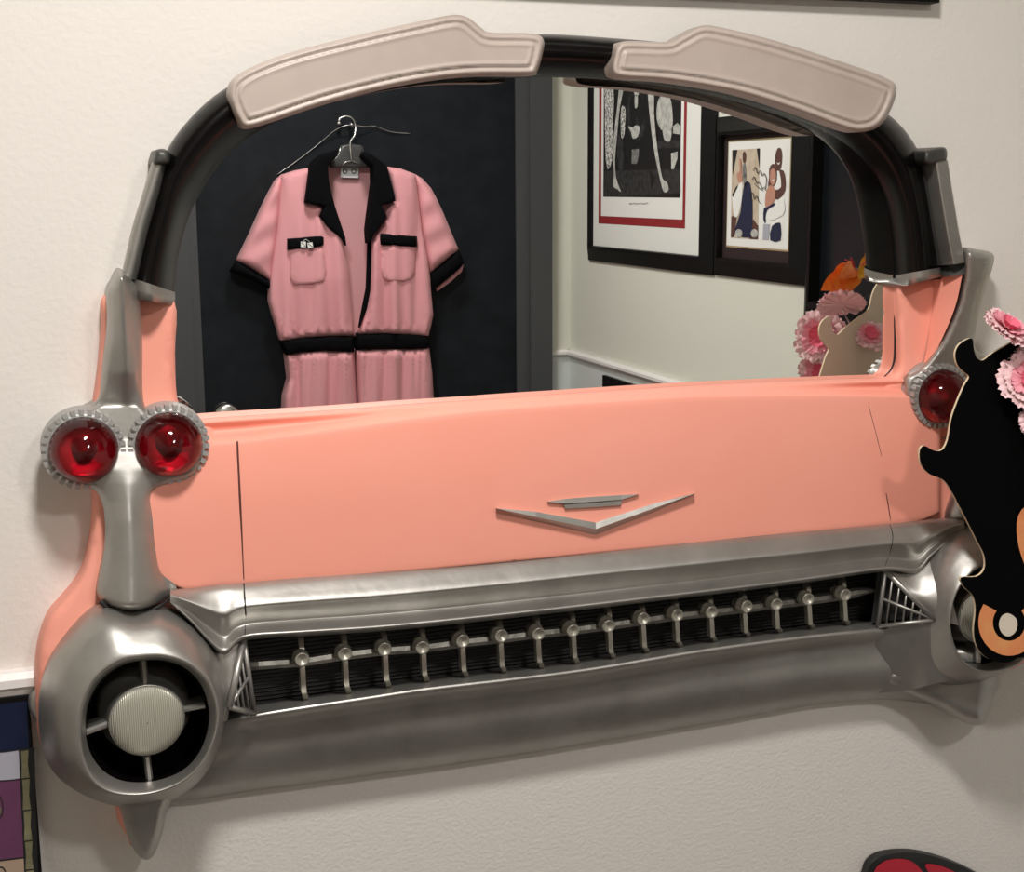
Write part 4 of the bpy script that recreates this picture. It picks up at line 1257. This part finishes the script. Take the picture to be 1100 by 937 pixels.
bd = empty('black_cutout_board', W(1120, 560, 0.15), 'curly-edged black cut-out board with pink flowers, in front of the car mirror', 'cut-out board')
BO = [(1100, 361), (1088, 367), (1067, 379), (1056, 387), (1049, 384), (1046, 374), (1044.5, 364), (1037, 365.5), (1029, 372), (1026, 382), (1029, 393), (1036, 400), (1041, 405), (1036, 414), (1029, 430), (1022, 450), (1018, 473), (1012, 483.5), (1003, 484), (993, 479), (988, 484), (989, 498), (998, 509), (1013, 515.5), (1021, 526), (1029, 541), (1037, 556), (1049, 580), (1057, 596), (1057.5, 611), (1049, 619.5), (1032, 620.5), (1036, 631), (1045, 640), (1048, 655), (1046, 678), (1050, 696), (1062, 708), (1082, 712), (1102, 706), (1150, 720), (1210, 700), (1235, 660), (1225, 600), (1238, 540), (1228, 460), (1240, 390), (1222, 330), (1195, 322), (1165, 314), (1142, 315), (1124, 322), (1113, 336), (1107, 354)]
mb = MB()
olb = np.array([p[:2] for p in cr(BO, 3, True)])
nb = len(olb)
gi = np.array([(x, y) for x in range(990, 1240, 14) for y in range(295, 720, 14)], float)
gi = gi[inside(gi, olb)]; gi = gi[seg_dist(gi, olb, np.roll(olb, -1, 0)) > 3]
vc, ec, fc, _, _, _ = delaunay_2d_cdt([Vector(p) for p in list(olb) + list(gi)], [(i, (i + 1) % nb) for i in range(nb)], [], 1, 1e-5)
fr_ = [W(v.x, v.y, bh(v.x, v.y)) for v in vc]
bk_ = [(p[0], p[1] + 0.003, p[2]) for p in fr_]
mb.add(fr_, [tuple(f) for f in fc], 'board_black', False)
mb.add(bk_, [tuple(f) for f in fc], 'board_back', False)
e1 = [W(x, y, bh(x, y)) for x, y in olb]; e2 = [(p[0], p[1] + 0.003, p[2]) for p in e1]
mb.add(e1 + e2, [(i, (i + 1) % nb, nb + (i + 1) % nb, nb + i) for i in range(nb)], 'board_edge', False)
brd = mb.build('board_panel', bd, fix=False)
brd['label'] = 'black front, beige raw back, cream edge'
# wooden stand-off block that holds the board off the wall
mb = MB()
kb = W(1222, 352, bh(1222, 352) - 0.004)
mb.box((kb[0] + 0.012, kb[1] / 2, kb[2]), (0.014, -kb[1] - 0.001, 0.05), 'board_back')
mb.build('wall_block', bd, bevel=0.002)
mb = MB()
ro, ri, cx_, cy_ = 33, 17.5, 1084, 669
an = np.linspace(math.radians(217), math.radians(-60), 26)
outer = [(cx_ + ro * math.cos(a), cy_ - ro * math.sin(a) * 1.08) for a in np.linspace(math.radians(146), math.radians(400), 26)]
inner = [(cx_ + ri * math.cos(a), cy_ - ri * math.sin(a) * 1.12) for a in np.linspace(math.radians(400), math.radians(140), 22)]
PB = lambda x, y, h: W(x, y, bh(x, y) + h)
poly(mb, outer + inner, 'orange', PB, 0.0012)
mb.build('peach_ring', bd)['label'] = 'peach orange open ring'
mb = MB(); poly(mb, [(1083, 659), (1091, 664), (1093, 672), (1090, 680), (1083, 684), (1076, 680), (1073, 671), (1076, 662)], 'drop', PB, 0.0014, 3)
mb.build('cream_drop', bd)['label'] = 'cream painted drop inside the ring'
mb = MB(); poly(mb, [(1094, 554), (1110, 540), (1150, 540), (1175, 580), (1160, 630), (1120, 640), (1102, 610), (1093, 580)], 'orange', PB, 0.0012, 3)
mb.build('peach_patch', bd)['label'] = 'peach orange painted patch at the right edge'


def carnation(c, r, facing, label, squash=0.55, n1=13, group='pink cloth flowers on the black board'):
    e = empty('cloth_flower', tuple(c), label, 'artificial flower', group)
    ax = Vector(facing).normalized(); u = ax.orthogonal().normalized(); w = ax.cross(u)
    C_ = Vector(c)
    outer, innr = MB(), MB()
    for layer, (n, rr, lift, mm_) in enumerate(((n1, 1.0, 0.05, outer), (n1, 0.9, 0.3, outer), (11, 0.66, 0.5, innr), (9, 0.40, 0.65, innr))):
        for k in range(n):
            a = 2 * PI * (k + rnd.uniform(-.25, .25)) / n + layer * 0.4
            L = r * rr * rnd.uniform(0.85, 1.1)
            d = u * math.cos(a) + w * math.sin(a); s = ax.cross(d)
            rows = []
            for i, t in enumerate((0.0, 0.35, 0.7, 0.93, 1.0)):
                wd = L * (0.10, 0.2, 0.33, 0.36, 0.28)[i]
                row = []
                for j in range(7):
                    q = (j - 3) / 3
                    tt = t
                    if i == 4: tt = t + (0.05 if j % 2 else -0.035) * rnd.uniform(.5, 1.3)
                    ruf = (0.07 * L * math.sin(j * 2.2 + k)) * t
                    p = C_ + d * (L * tt) + s * (q * wd) + ax * (r * squash * lift * (t ** 1.3) + ruf)
                    row.append(tuple(p))
                rows += row
            mm_.add(rows, grid_faces(5, 7), 'petal_pale' if mm_ is outer else ('petal_mid' if layer == 2 else 'petal_deep'))
    # pink throat
    innr.add([tuple(C_ + (u * math.cos(a) + w * math.sin(a)) * r * q + ax * r * (0.10 + 0.22 * q)) for q in (0.02, 0.10, 0.17) for a in np.linspace(0, 2 * PI, 14)[:-1]], grid_faces(3, 13, True), 'petal_deep')
    o1 = outer.build('petals', e, fix=False); o1['label'] = 'pale pink fringed petals'
    o2 = innr.build('flower_centre', e, fix=False); o2['label'] = 'deep pink centre'
    return e


def fl_at(px, py, h, r, facing, label, squash=0.55):
    return carnation(W(px, py, h), r, facing, label, squash)


f1 = fl_at(1082, 353, 0.168, 0.029, (0.25, -0.55, 0.85), 'pale pink cloth flower standing on the top edge of the black board')
f2 = fl_at(1108, 407, 0.180, 0.032, (-0.45, -0.8, 0.25), 'pink cloth flower pinned on the front of the black board below the topmost one')
f3 = fl_at(1113, 451, 0.180, 0.020, (-0.3, -0.9, 0.1), 'pale pink cloth flower at the right edge, lowest on the black board')
mb = MB()
tube(mb, [W(1088, 359, 0.172), W(1094, 368, 0.173), W(1102, 383, 0.174), W(1108, 396, 0.176)], 0.0010, 'wire', 6)
tag(mb.build('flower_pin', f1), 'thin bright wire stem')


def pin_to_board(e):
    c_ = ORIGIN[e.name]
    mb = MB()
    tube(mb, [c_, (c_.x + 0.004, (c_.y - 0.17) / 2, c_.z - 0.004), (c_.x + 0.006, -0.168, c_.z - 0.008)], 0.0010, 'wire', 6)
    mb.build('flower_pin', e)['label'] = 'thin bright wire stem'
    return e


def fl_v(px, py, h, r, facing, label):
    return pin_to_board(carnation(V(px, py, h), r, facing, label))


# flowers further round the board, seen through the mirror
fl_v(934, 360, 0.150, 0.022, (-0.2, 0.8, 0.55), 'pink cloth flower on the beige back of the board, seen in the mirror')
fl_v(882, 362, 0.262, 0.036, (-0.75, 0.6, 0.2), 'upper of two pink flowers beyond the left edge of the beige board in the mirror')
fl_v(885, 398, 0.262, 0.034, (-0.75, 0.6, -0.1), 'lower of two pink flowers beyond the left edge of the beige board in the mirror')


def petal(mb, base, tip, width, bend, m, nrm):
    """one cupped pointed petal from base to tip"""
    b, t = Vector(base), Vector(tip); L = (t - b).length; ax = (t - b).normalized(); n_ = Vector(nrm).normalized(); sd = ax.cross(n_).normalized(); n_ = sd.cross(ax)
    vs = []
    for k in range(8):
        q = k / 7
        w_ = width * math.sin(PI * (0.08 + 0.92 * q)) ** 0.8 + 0.0006
        c_ = b + ax * (L * q) + n_ * (bend * L * math.sin(PI * q))
        for j in range(5):
            u_ = (j - 2) / 2
            vs.append(tuple(c_ + sd * u_ * w_ + n_ * (abs(u_) ** 2 * w_ * 0.55)))
    mb.add(vs, grid_faces(8, 5), m)


def lily(base, tips, h, width, m, label, stamen):
    e = empty('cloth_lily', V(*base, h), label, 'artificial flower', 'orange and yellow lilies on the black board')
    mb = MB()
    for k, (tx, ty, dh) in enumerate(tips):
        petal(mb, V(*base, h), V(tx, ty, h + dh), width, 0.10 * (1 if k % 2 else -1), m, (-0.3, 1, 0.3))
    mb.build('petals', e, fix=False)
    mb = MB()
    for tx, ty in stamen:
        tube(mb, [V(*base, h), V((base[0] + tx) / 2, (base[1] + ty) / 2 - 2, h - 0.01), V(tx, ty, h - 0.012)], 0.0009, 'red_paint', 5)
    mb.build('stamens', e, fix=False)
    return pin_to_board(e)


lily((918, 288), [(882, 312, 0.01), (890, 318, -0.02), (904, 318, 0.02), (900, 300, -0.03), (895, 296, 0.03), (910, 312, 0.0)], 0.235, 0.0115, 'lily_orange', 'orange cloth lily at the top of the board, seen in the mirror', [(908, 279), (914, 277), (906, 285)])
lily((943, 272), [(922, 300, 0.0), (926, 290, 0.02), (935, 303, -0.01), (930, 281, 0.01), (942, 296, 0.02)], 0.180, 0.0105, 'lily_yellow', 'yellow cloth lily above the orange one, seen in the mirror', [(925, 286), (933, 290)])

# ================================================================== CAMERA AND RENDER SETTINGS
cd = bpy.data.cameras.new('camera')
cd.sensor_fit = 'HORIZONTAL'
cd.sensor_width = 36.0
cd.lens = F / 1100 * 36.0
cd.clip_start = 0.02
co = bpy.data.objects.new('camera', cd)
COL.objects.link(co)
m4 = Matrix([[*R[0], EYE[0]], [*R[1], EYE[1]], [*R[2], EYE[2]], [0, 0, 0, 1]])
co.matrix_world = m4
SC.camera = co
wd = bpy.data.worlds.new('world'); SC.world = wd
wd.use_nodes = True
wd.node_tree.nodes['Background'].inputs[0].default_value = (0.02, 0.02, 0.02, 1)
SC.view_settings.view_transform = 'Standard'
SC.view_settings.look = 'None'
SC.view_settings.gamma = 1.0
SC.view_settings.use_curve_mapping = False
SC.view_settings.exposure = 0.0
SC.cycles.use_denoising = True
SC.cycles.max_bounces = 10
SC.cycles.diffuse_bounces = 6
